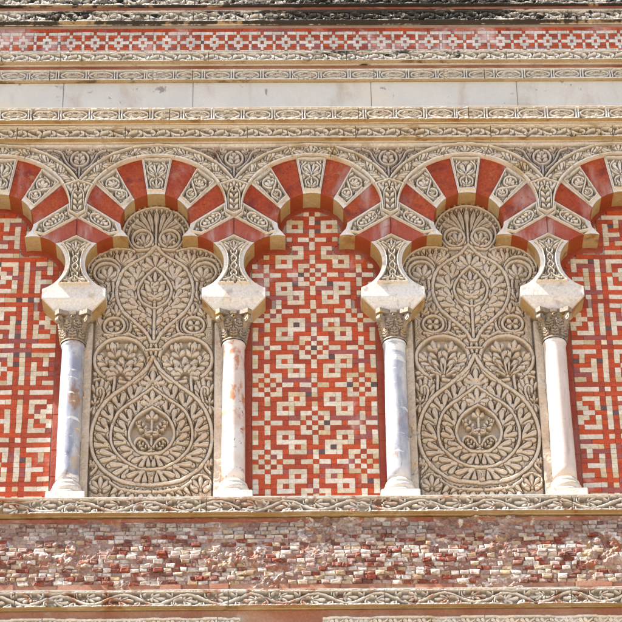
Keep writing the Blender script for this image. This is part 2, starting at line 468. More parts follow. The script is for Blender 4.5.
def draw_side(poly, sgn, rg):
    # two medallions joined by a stalk, larger one outside
    (a, b, c, d) = [np.array(p) for p in poly]     # a,b outer end; c,d inner end
    po = (a+b)/2; pi = (c+d)/2; ax = pi-po; L = np.hypot(*ax); e = ax/L; n = np.array([-e[1], e[0]])
    k1, k2 = rg.uniform(-.025, .025), rg.uniform(-.012, .012); m1 = int(rg.integers(4, 7)); m2 = int(rg.integers(3, 6)); fl = 1 if rg.random() < .6 else -1; n = n*fl
    def f(r):
        c1 = po+e*L*(.31+k1)+n*k2*.5; c2 = po+e*L*(.70+k1)-n*k2*.4
        ang = math.atan2(-e[1], -e[0])+rg.uniform(-.3, .3)
        r.palm(c1+e*.016, ang, .046, m1, 1.35, .052/m1)
        r.palm(c2+e*.012, ang+.4*fl, .034, m2, 1.3, .034/m2)
        for s in (-1, 1):
            r.palm(po+e*.022+n*s*.066, math.atan2((-e*.2+n*s*.1)[1], (-e*.2+n*s*.1)[0])+math.pi, .032, 3, .5, .007)
            r.palm(po+e*L*.55+n*s*.040, math.atan2((n*s)[1], (n*s)[0]), .022, 3, .8, .006)
        r.stem([c1+.042*np.array([math.cos(t), math.sin(t)]) for t in np.linspace(.3, 6.0, 18)], .0065)
        r.stem([c2+.031*np.array([math.cos(t), math.sin(t)]) for t in np.linspace(3.4, 9.2, 16)], .006)
        r.stem([po+e*.02+n*.05, po+e*L*.30+n*.060, po+e*L*.52+n*.01, po+e*L*.72-n*.036, po+e*L*.95-n*.012], .0062)
        r.palm(pi-e*.024, math.atan2(e[1], e[0]), .020, 3, 1.1, .006)
    return f

def draw_low(poly, rg):
    q = [np.array(p) for p in poly]
    o = (q[0]+q[1])/2; i = (q[2]+q[4])/2
    ax = i-o; L = np.hypot(*ax); e = ax/L; n = np.array([-e[1], e[0]])
    if n[1] < 0: n = -n
    ang = math.atan2(e[1], e[0])
    def f(r):
        c = o+e*L*.58+n*.004
        el = [c+e*.075*math.cos(t)+n*.037*math.sin(t) for t in np.linspace(0, 6.28, 24)]
        r.sprig(c-e*.058, c+e*.06, .026, 4)
        r.palm(o+e*.03, ang+math.pi, .03, 3, .9, .007)
        r.palm(o+e*.055+n*.028, ang+.5, .045, 3, .5, .007)
        r.palm(o+e*.055-n*.028, ang-.5, .045, 3, .5, .007)
        r.stem([o+e*.02, o+e*.05], .008, sm=False)
        for s in (-1, 1):
            r.palm(o+e*L*.88+n*s*.036, ang+s*1.0, .026, 3, .7, .0062)
            r.palm(o+e*L*.40+n*s*.048, ang+s*2.3, .024, 2, .4, .0062)
        r.stem(el, .006)
        r.palm(i-e*.002, ang, .024, 3, .9, .0065)
    return f

def draw_key(cx, zt, zb, rg):
    H = zt-zb; m = int(rg.integers(4, 7)); m3 = int(rg.integers(2, 5))
    def f(r):
        r.stem([(cx, zb+.02), (cx, zb+H*.55)], .006, sm=False)
        r.palm((cx, zb+H*.52), math.pi/2, H*.36, m, 1.15, .052/m, eyes=.003)
        for s in (-1, 1):
            r.stem([(cx, zb+.03), (cx+s*.034, zb+H*.16), (cx+s*.040, zb+H*.32), (cx+s*.012, zb+H*.42), (cx, zb+H*.46)], .0058)
            r.stem([(cx+s*.006, zb+H*.46), (cx+s*.050, zb+H*.56), (cx+s*.062, zb+H*.74), (cx+s*.036, zb+H*.88)], .0058)
            r.palm((cx+s*.056, zb+H*.74), math.pi/2+s*.2, .052, m3, .8, .0235/m3)
            r.palm((cx+s*.040, zb+H*.47), -s*.2 if s > 0 else math.pi+.2, .034, 3, .7, .0068)
            r.palm((cx+s*.032, zb+.028), -math.pi/2+s*.9, .022, 3, .7, .006)
        r.palm((cx, zb+H*.13), math.pi/2, .058, 5, 1.25, .0075)
        for s in (-1, 1):
            r.stem([(cx+s*.034, zb+H*.16), (cx+s*.040, zb+H*.32), (cx+s*.012, zb+H*.42), (cx, zb+H*.46)], .0055)
            r.stem([(cx+s*.006, zb+H*.46), (cx+s*.050, zb+H*.56), (cx+s*.062, zb+H*.74), (cx+s*.036, zb+H*.88)], .0055)
    return f

def draw_braid(cx, z0, z1, rg):
    def f(r):
        n = 44; zz = np.linspace(z0+.06, z1-.125, n); ph = np.linspace(0, math.pi*3.5, n)
        for s in (-1, 1):
            r.stem([(cx+s*.0185*math.sin(p+.4), z) for p, z in zip(ph, zz)], .0052, sm=False)
            r.palm((cx+s*.012, z0+.052), -math.pi/2+s*1.15, .062, 3, .42, .008)
            r.palm((cx+s*.016, z1-.115), math.pi/2-s*.85, .075, 3, .42, .0085)
            r.stem([(cx, z1-.12), (cx+s*.03, z1-.075), (cx+s*.06, z1-.06)], .0055)
            r.stem([(cx, z0+.065), (cx+s*.03, z0+.04), (cx+s*.065, z0+.032)], .0055)
            for z in np.linspace(z0+.12, z1-.2, 3):
                r.lobe((cx+s*.022, z-.02), (cx+s*.034, z+.022), .006, .8)
        r.palm((cx, z1-.105), math.pi/2, .06, 3, .5, .008)
        r.palm((cx, z0+.028), math.pi/2, .026, 3, .7, .006)
    return f

def archivolt_mesh(cx, seed):
    w = .1; ds = .0022; Ltot = .51*PHI*2
    r = Relief(-Ltot/2, Ltot/2, 0, w, ds); r.fatten = 1.12
    rg = np.random.default_rng(seed)
    P = Ltot/2/8.2
    for s in (-1, 1):
        for k in range(8):
            b = s*(k+.75)*P; D = -s           # fans lean towards the crown
            up = k % 2 == 0
            ta = .017 if up else .084; te = .0795 if up else .0215
            for f, l in ((-.40, .90), (1.30, .70), (.12, 1.0), (1.02, .96), (.58, 1.0)):
                jx, jt = rg.uniform(-.0025, .0025, 2)
                A = np.array([b-D*P*.35, ta]); E = np.array([b+D*P*(.38+f)+jx, te+jt])
                r.lobe(A+(E-A)*.10, A+(E-A)*l, .0098, 1-.05*abs(f), .0, .78, cut=.52)
            r.lobe((b-D*P*.75, ta), (b+D*P*.25, ta+(.012 if up else -.012)), .009)
    r.palm((0, .020), math.pi/2, .066, 3, .55, .011)
    t = r.Z
    r.pack(.0050, seed, .75, region=(t > .021) & (t < .084))
    rim = np.maximum(np.clip((.0165-t)/.003, 0, 1), np.clip((t-.0875)/.003, 0, 1))
    r.H = np.maximum(r.H*.9, rim)
    for k in (-.66, -.3, .28, .7):                      # joints between the stones of the band
        a = k*Ltot/2+rg.uniform(-.03, .03)
        r.H = np.where(np.abs(r.X-a) < .0017, r.H-.35, r.H)
    r.grain(.14, seed)
    def fn(S, T, H):
        phi = S/(Ltot/2)*PHI; u = T/w
        x = (.445+(.556-.445)*u)*np.sin(phi); z = ZB+(.413+(.509-.413)*u)*np.cos(phi)
        return np.stack([cx+x, .026-H, z], -1)
    return r.mesh(0, .062, None, fn, skirt=.004)

def pendant_poly():
    p = [band_in(f) for f in np.linspace(PHI, rad(97), 12)]      # right edge of an arch, seen from its own axis
    half = [(x-.5, z) for x, z in p]                             # relative to the junction axis
    left = half; right = [(-x, z) for x, z in half]
    ov = band_out(PHI)
    sh = (-.056, .772)
    left = [q for q in left if q[1] > .80]+[(-.0545, .80), sh]
    right = [(-x, z) for x, z in left]
    return [(ov[0]-.5, ov[1])]+left+[(0, .737)]+right[::-1]
PEND = None

def pendant_mesh(cx, seed):
    poly = pendant_poly()
    poly = [(x, z) for x, z in poly]
    # outline: V point, left inner edge down, tip, right inner edge up
    r = Relief(-.12, .12, .73, 1.04, .0021)
    sd = seg_dist(r.X, r.Z, poly)
    for k in range(4):
        z = .80+k*.047
        for s in (-1, 1):
            r.lobe((0, z-.012), (s*.033, z+.020), .0125)
    r.lobe((0, .965), (0, 1.012), .010); 
    for s in (-1, 1):
        r.lobe((s*.012, .955), (s*.022, .992), .009)
        r.lobe((s*.038, .90), (s*.050, .985), .0105)
        r.lobe((s*.047, .93), (s*.074, .992), .0105)
        r.lobe((s*.040, .965), (s*.040, 1.015), .0095)
        r.stem([(s*.0375, .80), (s*.0375, .90), (s*.030, .935), (s*.010, .962)], .0055, 1.0)
    r.pack(.0055, seed, region=sd > .018)
    r.H *= np.clip((sd-.012)/.004, 0, 1)
    rim = np.clip((.0155-sd)/.004, 0, 1)*np.clip((sd+.001)/.004, 0, 1)
    rim = np.where(r.Z > 1.025-np.abs(r.X)*.2, rim*.9, rim)
    r.H = np.maximum(r.H*.92, rim)
    r.grain(.14, seed)
    def fn(X, Z, H): return np.stack([cx+X, .0255-H, Z], -1)
    return r.mesh(0, .062, sd > -.001, fn, skirt=.004)

def spandrel_mesh(cx, seed):
    r = Relief(-.44, .44, 1.02, 1.303, .0022)
    X, Z = np.abs(r.X), r.Z
    q = ((.5-X)/.556)**2+((Z-ZB)/.509)**2         # outside both bands
    mask = q > .985
    r.stem([(.056*math.sin(t), 1.215+.058*math.cos(t)) for t in np.linspace(.25, 6.03, 26)], .0085)
    r.sprig((0, 1.168), (0, 1.262), .036, 3)
    r.palm((0, 1.135), -math.pi/2, .06, 3, .45, .0095)
    r.stem([(0, 1.07), (0, 1.16)], .0075, sm=False)
    for s in (-1, 1):
        r.stem([(s*.022, 1.120), (s*.070, 1.165), (s*.098, 1.215), (s*.118, 1.262), (s*.165, 1.285), (s*.26, 1.283), (s*.36, 1.290)], .0078)
        r.palm((s*.078, 1.262), math.pi/2+s*.35, .045, 3, .7, .0085)
        r.palm((s*.135, 1.235), -.45 if s > 0 else math.pi+.45, .062, 4, .75, .0095)
        r.palm((s*.125, 1.275), math.pi/2-s*.5, .036, 3, .7, .0075)
        r.palm((s*.200, 1.270), -.25 if s > 0 else math.pi+.25, .066, 4, .5, .0085)
        r.palm((s*.275, 1.272), -.1 if s > 0 else math.pi+.1, .06, 3, .35, .0075)
        r.palm((s*.050, 1.115), .6 if s > 0 else math.pi-.6, .040, 3, .5, .0075)
        r.lobe((s*.33, 1.28), (s*.41, 1.286), .008)
    r.stem([(.056*math.sin(t), 1.215+.058*math.cos(t)) for t in np.linspace(.25, 6.03, 26)], .0080)
    for sg in (-1, 1): r.stem([(sg*.022, 1.120), (sg*.070, 1.165), (sg*.098, 1.215), (sg*.118, 1.262), (sg*.165, 1.285)], .0072)
    r.pack(.0075, seed, region=(q > 1.03) & (r.Z < 1.288))
    r.H = np.maximum(r.H*.9, np.clip((Z-1.292)/.003, 0, 1))
    r.grain(.2, seed)
    def fn(X, Z, H): return np.stack([cx+X, .046-H, Z], -1)
    return r.mesh(0, .058, mask, fn, skirt=.0)

# ---------------------------------------------------------------- the big carved panel
def relief_panel_mesh(cx, seed):
    r = Relief(-.43, .43, -1.375, .945, .0023); r.fatten = 1.14; r.halo = .0029; var = int(seed) % 2
    rg = np.random.default_rng(seed)
    W = .0125
    def both(f):
        for s in (-1, 1): f(s)
    def S(s, pts, w=W, h=1., **k): r.stem([(s*x, z) for x, z in pts], w, h, **k)
    def PA(s, b, a, *k, **kw): r.palm((s*b[0], b[1]), a if s < 0 else math.pi-a, *k, **kw)   # a given for the left half
    def LO(s, b, t, *k, **kw): r.lobe((s*b[0], b[1]), (s*t[0], t[1]), *k, **kw)
    U = math.pi/2
    def ring_leaves(inner, n, size, t0, t1, lean, w):
        c = spline(inner, 16); d = np.r_[0, np.cumsum(np.hypot(*np.diff(c, axis=0).T))]
        for k in range(n):
            u = t0+(t1-t0)*k/(n-1); L = u*d[-1]
            p = np.array([np.interp(L, d, c[:, 0]), np.interp(L, d, c[:, 1])])
            q = np.array([np.interp(L+.01, d, c[:, 0]), np.interp(L+.01, d, c[:, 1])])
            t = (p-q); t /= np.hypot(*t)                # towards the point of the teardrop
            nrm = np.array([t[1], -t[0]])
            if nrm@(p-np.array([0, -.85])) < 0: nrm = -nrm
            a0 = t*math.cos(lean)+nrm*math.sin(lean)
            sz = size*(1+rg.uniform(-.05, .05))
            for s in (-1, 1):
                B = np.array([s*p[0], p[1]])
                side = np.array([a0[1], -a0[0]]); side = side if nrm@side > 0 else -side       # turning outwards
                for (da, l, ww) in ((1.05, .80, .92), (-.62, .80, .9), (.52, .98, 1.0), (-.05, 1.0, 1.0)):
                    v = a0*math.cos(da)+side*math.sin(da)
                    v = np.array([s*v[0], v[1]])
                    r.lobe(B+v*sz*.10, B+v*sz*l, w*ww, 1-.04*abs(da), .12, .76, cut=.50)
                v = a0*.9+side*.25; v = np.array([s*v[0], v[1]])
                r.lobe(B-v*sz*.06, B+v*sz*.46, w*.9, .94, 0, .6, cut=1.)
                v = a0*math.cos(1.75)+side*math.sin(1.75)*1.0
                r.hole(B+np.array([s*v[0], v[1]])*sz*.40, size*.06, .0)
    tear1 = [(.0, -.245), (-.052, -.353), (-.150, -.452), (-.262, -.550), (-.330, -.655), (-.365, -.778), (-.365, -.900), (-.330, -1.010), (-.255, -1.098), (-.152, -1.158), (0, -1.178)]
    tear2 = [(.0, -.478), (-.092, -.556), (-.200, -.650), (-.246, -.777), (-.238, -.898), (-.174, -.994), (-.085, -1.056), (0, -1.068)]
    tear3 = [(.0, -.620), (-.092, -.690), (-.137, -.795), (-.121, -.885), (-.060, -.952), (0, -.958)]
    ring_leaves(tear2, 8+var, .128, .09, .96, .42+.10*var, .0170)
    ring_leaves(tear3, 6+var, .116, .10, .96, .42+.10*var, .0160)
    both(lambda s: S(s, tear1, .0135)); both(lambda s: S(s, tear2, .010)); both(lambda s: S(s, tear3, .010))
    # points of the teardrops
    r.palm((0, -.455), U, .105, 5, 1.3, .017, eyes=.005); r.palm((0, -.600), U, .10, 5, 1.3, .0165, eyes=.005)
    # inside the smallest teardrop
    r.stem([(0, -.955), (0, -.75)], .010, sm=False)
    r.palm((0, -.725), U, .075, 3, .8, .016)
    in3 = seg_dist(r.X, r.Z, list(map(tuple, spline(tear3)))+[(-x, z) for x, z in spline(tear3)[::-1]]) > .008
    r.H = np.where(in3, 0, r.H)
    r.palm((0, -.715), U, .066, 3, .75, .0155)
    r.stem([(0, -.945), (0, -.72)], .009, sm=False)
    def inner(s):
        S(s, [(0, -.84), (-.030, -.80), (-.048, -.775)], .0075)
        r.sprig((s*-.040, -.795), (s*-.082, -.722), .027, 3)
        S(s, [(0, -.935), (-.040, -.952), (-.085, -.930), (-.104, -.885), (-.080, -.848), (-.040, -.862), (-.012, -.91)], .0080)
        r.sprig((s*-.034, -.925), (s*-.078, -.868), .021, 3)
        PA(s, (-.052, -.820), U+1.15, .066, 3, .42, .0105)
    both(inner)
    # medallions either side
    def med(s):
        S(s, [(0, -.245), (-.028, -.262), (-.032, -.31), (-.058, -.385), (-.12, -.44), (-.205, -.43)], .011)
        S(s, [(-.2+.165*math.cos(t), -.268+.165*math.sin(t)) for t in np.linspace(-1.05, 4.05, 30)], .012)
        S(s, [(-.300, -.395), (-.272, -.44), (-.266, -.49), (-.282, -.55), (-.335, -.62)], .010)
        S(s, [(-.242, -.345), (-.236, -.415), (-.242, -.50)], .010)
        b = np.array((-.200, -.405))
        for a, l, wd in ((1.22, .165, .042), (-1.22, .150, .040), (.72, .225, .050), (-.72, .215, .048), (.22, .272, .050), (-.24, .268, .048)):
            e = np.array([math.cos(U+a), math.sin(U+a)]); q0 = b+e*.02; q1 = b+e*l
            if var: r.sprig((s*q0[0], q0[1]), (s*q1[0], q1[1]), wd, 4, curl=1.1)
            else:
                S(s, [q0, (q0+q1)/2+np.array([e[1], -e[0]])*.012*(1 if a > 0 else -1), q1*.9+q0*.1], .0075)
                for u, sgn in ((.22, 1), (.22, -1), (.45, 1), (.45, -1), (.68, 1), (.68, -1)):
                    p0 = q0+(q1-q0)*u; a2 = U+a+sgn*.62
                    LO(s, p0, p0+np.array([math.cos(a2), math.sin(a2)])*.066*(1.1-.2*u), .0160, .95, 0, .74, cut=.45)
                LO(s, q0+(q1-q0)*.64, q1, .0170)
        r.dot((s*b[0], b[1]), .017, 1)
        # side curls
        S(s, [(-.290, -.44), (-.325, -.41), (-.362, -.42)], .008)
        PA(s, (-.325, -.555), U+.1, .15, 5, .55, .014)
        S(s, [(-.315, -.585), (-.300, -.52), (-.312, -.48), (-.340, -.49), (-.340, -.525)], .009)
        PA(s, (-.352, -.60), -U+.1, .075, 3, .45, .011)
        PA(s, (-.352, -.60), U, .05, 3, .7, .010)
    both(med)
    # tie
    r.stem([(-.045, -.195), (.045, -.195)], .010, sm=False)
    both(lambda s: S(s, [(-.010, -.132), (-.018, -.195), (-.004, -.26)], .010))
    # vase
    vase = [(0, .606), (-.062, .530), (-.158, .462), (-.213, .396), (-.240, .297), (-.237, .203), (-.198, .100), (-.128, .022), (-.057, -.054), (-.012, -.14)]
    both(lambda s: S(s, vase, .0135))
    heart = [(0, .435), (-.064, .362), (-.106, .268), (-.080, .170), (-.014, .122)]
    both(lambda s: S(s, heart, .010))
    r.stem([(0, .13), (0, -.13)], .012, sm=False)
    r.palm((0, .175), U, .17, 5, .78, .017); r.palm((0, .29), U, .11, 5, 1.0, .013, eyes=.004)
    def vin(s):
        PA(s, (-.018, .19), U+.95, .085, 3, .4, .013); PA(s, (-.03, .27), U+.8, .075, 3, .45, .012)
        # broad acanthus sprays outside the heart
        for (bx, bz, a, l) in ((-.075, .405, U+.15, .115), (-.112, .345, U+.42, .125), (-.128, .262, U+.70, .125), (-.118, .182, U+.98, .118), (-.082, .118, U+1.30, .125), (-.045, .062, U+1.12, .105), (-.022, .02, U+.8, .085)):
            for da, ll, ww in ((1.1, .66, .0150), (-1.0, .58, .0135), (.55, .90, .0165), (-.5, .86, .0165), (0.03, 1, .0180)):
                LO(s, (bx, bz), (bx+math.cos(a+da)*l*ll, bz+math.sin(a+da)*l*ll), ww, 1-.05*abs(da), .12, .76, cut=.5)
            LO(s, (bx, bz), (bx+math.cos(a)*l*.45, bz+math.sin(a)*l*.45), .016, .94, 0, .6, cut=1.)
            r.hole((s*(bx+math.cos(a+.8)*l*.52), bz+math.sin(a+.8)*l*.52), .007, .05)
        LO(s, (0, .06), (-.05, .125), .017); LO(s, (0, -.02), (-.045, .05), .016); LO(s, (0, -.09), (-.04, -.03), .013)
        r.palm((0, .43), U, .12, 5, 1.2, .018)
        # quatrefoil circles below
        S(s, [(-.250+.064*math.cos(t), -.012+.062*math.sin(t)) for t in np.linspace(-2.2, 3.9, 26)], .0105)
        for t in (.78, 2.36, 3.93, 5.5):
            LO(s, (-.250+.006*math.cos(t), -.012+.006*math.sin(t)), (-.250+.044*math.cos(t), -.012+.044*math.sin(t)), .0165)
        r.dot((s*-.250, -.012), .010, 1)
        S(s, [(-.31, -.08), (-.24, -.088), (-.172, -.078), (-.145, -.02), (-.158, .06), (-.200, .095), (-.23, .075)], .0095)
        r.sprig((s*-.062, -.085), (s*-.130, .032), .033, 4)
        S(s, [(-.155, -.075), (-.10, -.105), (-.045, -.10), (-.035, -.06)], .0095)
        PA(s, (-.06, -.11), -.1, .055, 3, .6, .0115)
        PA(s, (-.305, -.075), U+1.8, .06, 3, .5, .0125)
        PA(s, (-.235, .065), U-.1, .085, 3, .5, .0135)
        PA(s, (-.315, .055), U+.5, .07, 3, .5, .0125)
        r.dot((s*-.165, -.075), .016, 1)
        # upper side lobes
        S(s, [(-.310+.078*math.cos(t), .398+.076*math.sin(t)) for t in np.linspace(-1.0, 4.4, 28)], .0115)
        PA(s, (-.300, .348), U+.2, .10, 5, 1.2, .0175)
        S(s, [(-.268, .33), (-.262, .27), (-.268, .20)], .0105)
        PA(s, (-.275, .25), U+1.9, .07, 3, .5, .012)
        PA(s, (-.285, .17), U+.4, .085, 3, .6, .0125)
        PA(s, (-.222, .455), U+.55, .125, 5, .85, .0165)
        S(s, [(-.225, .40), (-.232, .455), (-.275, .50), (-.34, .505), (-.392, .47), (-.408, .40)], .0105)
        PA(s, (-.165, .485), U+.1, .085, 3, .55, .013)
        PA(s, (-.350, .315), U+2.6, .06, 3, .5, .011)
        # circles of the crown
        S(s, [(-.088+.064*math.cos(t), .664+.070*math.sin(t)) for t in np.linspace(-1.2, 4.8, 26)], .0105)
        PA(s, (-.070, .618), U+.35, .092, 5, 1.15, .0155)
        S(s, [(0, .60), (-.030, .585), (-.085, .575), (-.135, .585), (-.178, .66), (-.172, .74), (-.12, .815)], .009)
        PA(s, (-.045, .575), U+2.0, .085, 3, .4, .012)
        PA(s, (-.150, .600), U+.8, .06, 3, .5, .011)
        for a, l in ((.22, .175), (.52, .185), (.82, .180), (1.12, .165)):
            LO(s, (-.012-.03*a, .715), (-.012+math.cos(U+a)*l*1.0, .700+math.sin(U+a)*l), .0165, 1, .2)
    both(vin)
    r.stem([(0, .60), (0, .84)], .009, sm=False); r.lobe((0, .74), (0, .885), .0165, 1, .2)
    # foot of the panel
    def foot(s):
        S(s, [(-.302+.060*math.cos(t), -1.172+.056*math.sin(t)) for t in np.linspace(-1.2, 4.3, 24)], .0095)
        PA(s, (-.302, -1.212), U, .09, 5, 1.25, .0155)
        S(s, [(-.36, -1.10), (-.33, -1.055), (-.345, -1.02), (-.368, -1.035)], .009)
        PA(s, (-.352, -1.06), U+.2, .085, 3, .45, .012)
        for k in range(5):
            x = -.235+.05*k
            LO(s, (x-.012, -1.255+.004*k), (x+.035, -1.190-.006*k), .0135)
        S(s, [(-.245, -1.16), (-.18, -1.205), (-.08, -1.225), (0, -1.228)], .009)
        for k in range(5):
            LO(s, (-.24+.055*k, -1.30), (-.215+.055*k, -1.245), .018)
    both(foot)
    def whole(h, w): r.stem(list(spline(h))+[(-x, z) for x, z in spline(h)[::-1]], w, sm=False)
    for sg in (-1, 1):
        S(sg, [(-.2+.165*math.cos(t), -.268+.165*math.sin(t)) for t in np.linspace(-1.05, 4.05, 30)], .0115)
        S(sg, [(0, -.245), (-.028, -.262), (-.032, -.31), (-.058, -.385), (-.12, -.44), (-.205, -.43)], .010)
        S(sg, [(-.250+.064*math.cos(t), -.012+.062*math.sin(t)) for t in np.linspace(-2.2, 3.9, 26)], .0095)
        S(sg, [(-.310+.078*math.cos(t), .398+.076*math.sin(t)) for t in np.linspace(-1.0, 4.4, 28)], .0105)
        S(sg, [(-.088+.064*math.cos(t), .664+.070*math.sin(t)) for t in np.linspace(-1.2, 4.8, 26)], .0095)
    r.stem([(0, .15), (0, -.15)], .011, sm=False)
    whole(vase, .0110); whole(heart, .0085); whole(tear3, .0085); whole(tear2, .0085); whole(tear1, .0112)
    r.stem([(-.045, -.195), (.045, -.195)], .009, sm=False)
    for f in np.linspace(rad(12), rad(168), 17):                     # leaf tips that follow the lobes of the arch
        r.lobe((.172*math.cos(f), .700+.172*math.sin(f)), (.240*math.cos(f), .700+.240*math.sin(f)), .013, .95)
    for sg in (-1, 1):
        for f in np.linspace(rad(70), rad(205), 12):
            r.lobe((sg*(-.235)+sg*.155*math.cos(f), .385+.155*math.sin(f)), (sg*(-.235)+sg*.225*math.cos(f), .385+.225*math.sin(f)), .014, .95)
    r.stem(arc((0, .700), .214, rad(-8), rad(188), 40), .0085, sm=False)
    for sg in (-1, 1):
        r.stem([(sg*x, z) for x, z in arc((-.232, .384), .203, rad(62), rad(215), 30)], .0085, sm=False)
    open_ok = ~in3 & (np.hypot(np.abs(r.X)-.2, r.Z+.268) > .158)
    r.pack(.0054, seed, .80, region=open_ok & ((np.abs(r.X) < .372) | (r.Z > .03)))
    # plain frame strips and sill
    fr = np.clip((np.abs(r.X)-.377)/.004, 0, 1)*(r.Z < .0)+np.clip((-1.305-r.Z)/.004, 0, 1)
    r.H = np.maximum(r.H*.94, np.clip(fr, 0, 1))
    r.wear(.09, .66, seed+3, .5)
    r.grain(.16, seed, .03)
    def fn(X, Z, H): return np.stack([cx+X, .174-H, Z], -1)
    return r.mesh(0, .058, None, fn, skirt=0.)

# ---------------------------------------------------------------- running friezes
def frieze(kind, x0, x1, z0, z1, y, depth, seed, ds=.0021, wear=None, period=.1, rim=(.012, .012)):
    r = Relief(x0, x1, z0, z1, ds); h = z1-z0-rim[0]-rim[1]; zc = z0+rim[0]+h/2; hh = h/2
    rg = np.random.default_rng(seed)
    n = int((x1-x0)/period)+2
    if kind == 'scroll':
        xx = np.linspace(x0, x1, int((x1-x0)/.012))
        r.stem(np.c_[xx, zc+hh*.80*np.cos(2*np.pi*(xx-x0)/period)], hh*.15, 1, sm=False)
        for k in range(2*n):
            c = x0+period*.5*k+rg.uniform(-.004, .004); s = 1 if k % 2 == 0 else -1     # crest at c: the loop hangs inside it
            o = np.array([c, zc-s*hh*.12]); a_ = period*.185; b_ = hh*.74
            fl = 1 if rg.random() < .5 else -1
            r.stem([o+np.array([fl*a_*1.25, -s*b_*1.0]), o+np.array([fl*a_*1.2, -s*b_*.2]), o+np.array([fl*a_*.85, s*b_*.42]), o+np.array([fl*a_*.35, s*b_*.30]), o+np.array([fl*a_*.25, -s*b_*.08])], hh*.13, 1)
            bx = o+np.array([fl*a_*.50, -s*b_*.18]); ang = math.pi if fl > 0 else 0.
            for da, ll, ww in ((1.15, .62, .17), (-1.15, .62, .17), (.62, 1.0, .19), (-.62, 1.0, .19), (0, 1.32, .21)):
                a2 = ang+da+rg.uniform(-.1, .1); e = np.array([math.cos(a2), math.sin(a2)*.66])
                r.lobe(bx+e*a_*.08, bx+e*a_*ll, hh*ww, .98, 0, .74, cut=.5)
            for q in (-.3, .3): r.hole(bx+np.array([math.cos(ang)*a_*.42, q*b_*.55]), hh*.07, 0)
            for sg in (-1, 1):                                     # leaf in the corner between wave and edge
                b = np.array([c+sg*period*.25, zc+s*hh*.62])
                r.lobe(b-np.array([0, s*hh*.25]), b+np.array([sg*.0, s*hh*.45]), hh*.14)
                r.lobe(b-np.array([0, s*hh*.15]), b+np.array([sg*.035, s*hh*.36]), hh*.15)
        r.stem(np.c_[xx, zc+hh*.80*np.cos(2*np.pi*(xx-x0)/period)], hh*.18, 1, sm=False)
    elif kind == 'run':
        for k in range(-1, n):
            b = x0+period*(k+.5)+rg.uniform(-.004, .004); p = period
            r.stem([(b-p*.05, zc-hh*.9), (b+p*.35, zc-hh*.55), (b+p*.62, zc+hh*.2), (b+p*.95, zc+hh*.85)], hh*.20)
            r.lobe((b+p*.52, zc-hh*.35), (b-p*.02, zc+hh*.85), hh*.34, 1, .2)
            r.lobe((b+p*.60, zc-hh*.10), (b+p*.33, zc+hh*.98), hh*.30)
            r.lobe((b+p*.34, zc-hh*.60), (b-p*.22, zc+hh*.15), hh*.26)
            r.lobe((b+p*.55, zc-hh*.8), (b+p*.95, zc-hh*.2), hh*.26)
            r.hole((b+p*.20, zc+hh*.08), hh*.09, 0)
    elif kind == 'wave':
        xx = np.linspace(x0, x1, int((x1-x0)/.008))
        wob = .10*(fnoise(xx, xx*0, .35, seed, 2)-.5)*period
        r.stem(np.c_[xx, zc+hh*.56*np.cos(2*np.pi*(xx-x0+wob)/period)], hh*.30, 1, sm=False)
        for k in range(-1, 2*n):
            c = x0+period*.5*k-np.interp(x0+period*.5*k, xx, wob)+rg.uniform(-.003, .003); p = period; s = 1 if k % 2 == 0 else -1
            # hooked leaf hanging in the loop, and the long tail along the other edge
            r.stem([(c+p*.10, zc+s*hh*.45), (c+p*.17, zc-s*hh*.05), (c+p*.11, zc-s*hh*.55)], hh*.24)
            r.lobe((c+p*.17, zc-s*hh*.1), (c+p*.01, zc-s*hh*.72), hh*.25)
            r.lobe((c-p*.30, zc-s*hh*.80), (c+p*.08, zc-s*hh*.92), hh*.20)
            r.lobe((c-p*.17, zc+s*hh*.30), (c-p*.22, zc+s*hh*.98), hh*.17)
    elif kind == 'lens':
        for k in range(-1, n):
            c = x0+period*(k+.5)+rg.uniform(-.003, .003); p = period
            for s in (-1, 1):
                for s2 in (-1, 1): r.lobe((c+s*p*.30, zc+s2*hh*.1), (c+s*p*.06, zc+s2*hh*.58), hh*.15)
            r.lobe((c-p*.36, zc), (c+p*.37, zc), hh*.24, 1, .6, .5)
            el = [(c+p*.40*math.cos(t), zc+hh*.84*math.sin(t)) for t in np.linspace(0, 6.283, 40)]
            r.stem(el, hh*.17, sm=False)
            for s in (-1, 1): r.stem([(c+p*.5+s*p*.04, zc-hh), (c+p*.5+s*p*.04, zc+hh)], hh*.22, sm=False)
    if kind == 'run': r.pack(.0065, seed, .8, region=(r.Z > z0+rim[0]+.004) & (r.Z < z1-rim[1]-.004))
    rim_h = np.maximum(np.clip((rim[0]-(r.Z-z0))/.003, 0, 1), np.clip((rim[1]-(z1-r.Z))/.003, 0, 1))
    r.H = np.maximum(r.H*.93, rim_h)
    j = x0
    while j < x1:
        j0 = j; j += rg.uniform(.7, 1.3)
        r.H = np.where((r.X >= j0) & (r.X < j), r.H+rg.uniform(-.05, .05), r.H)
        r.H = np.where(np.abs(r.X-j) < .002, r.H-.5, r.H)
    r.wear(.06, .67, seed+5, .6)
    if wear: r.wear(wear[0], wear[1], seed, wear[2])
    r.grain(.22, seed)
    return r.mesh(y+depth, depth, None, None, skirt=0.)

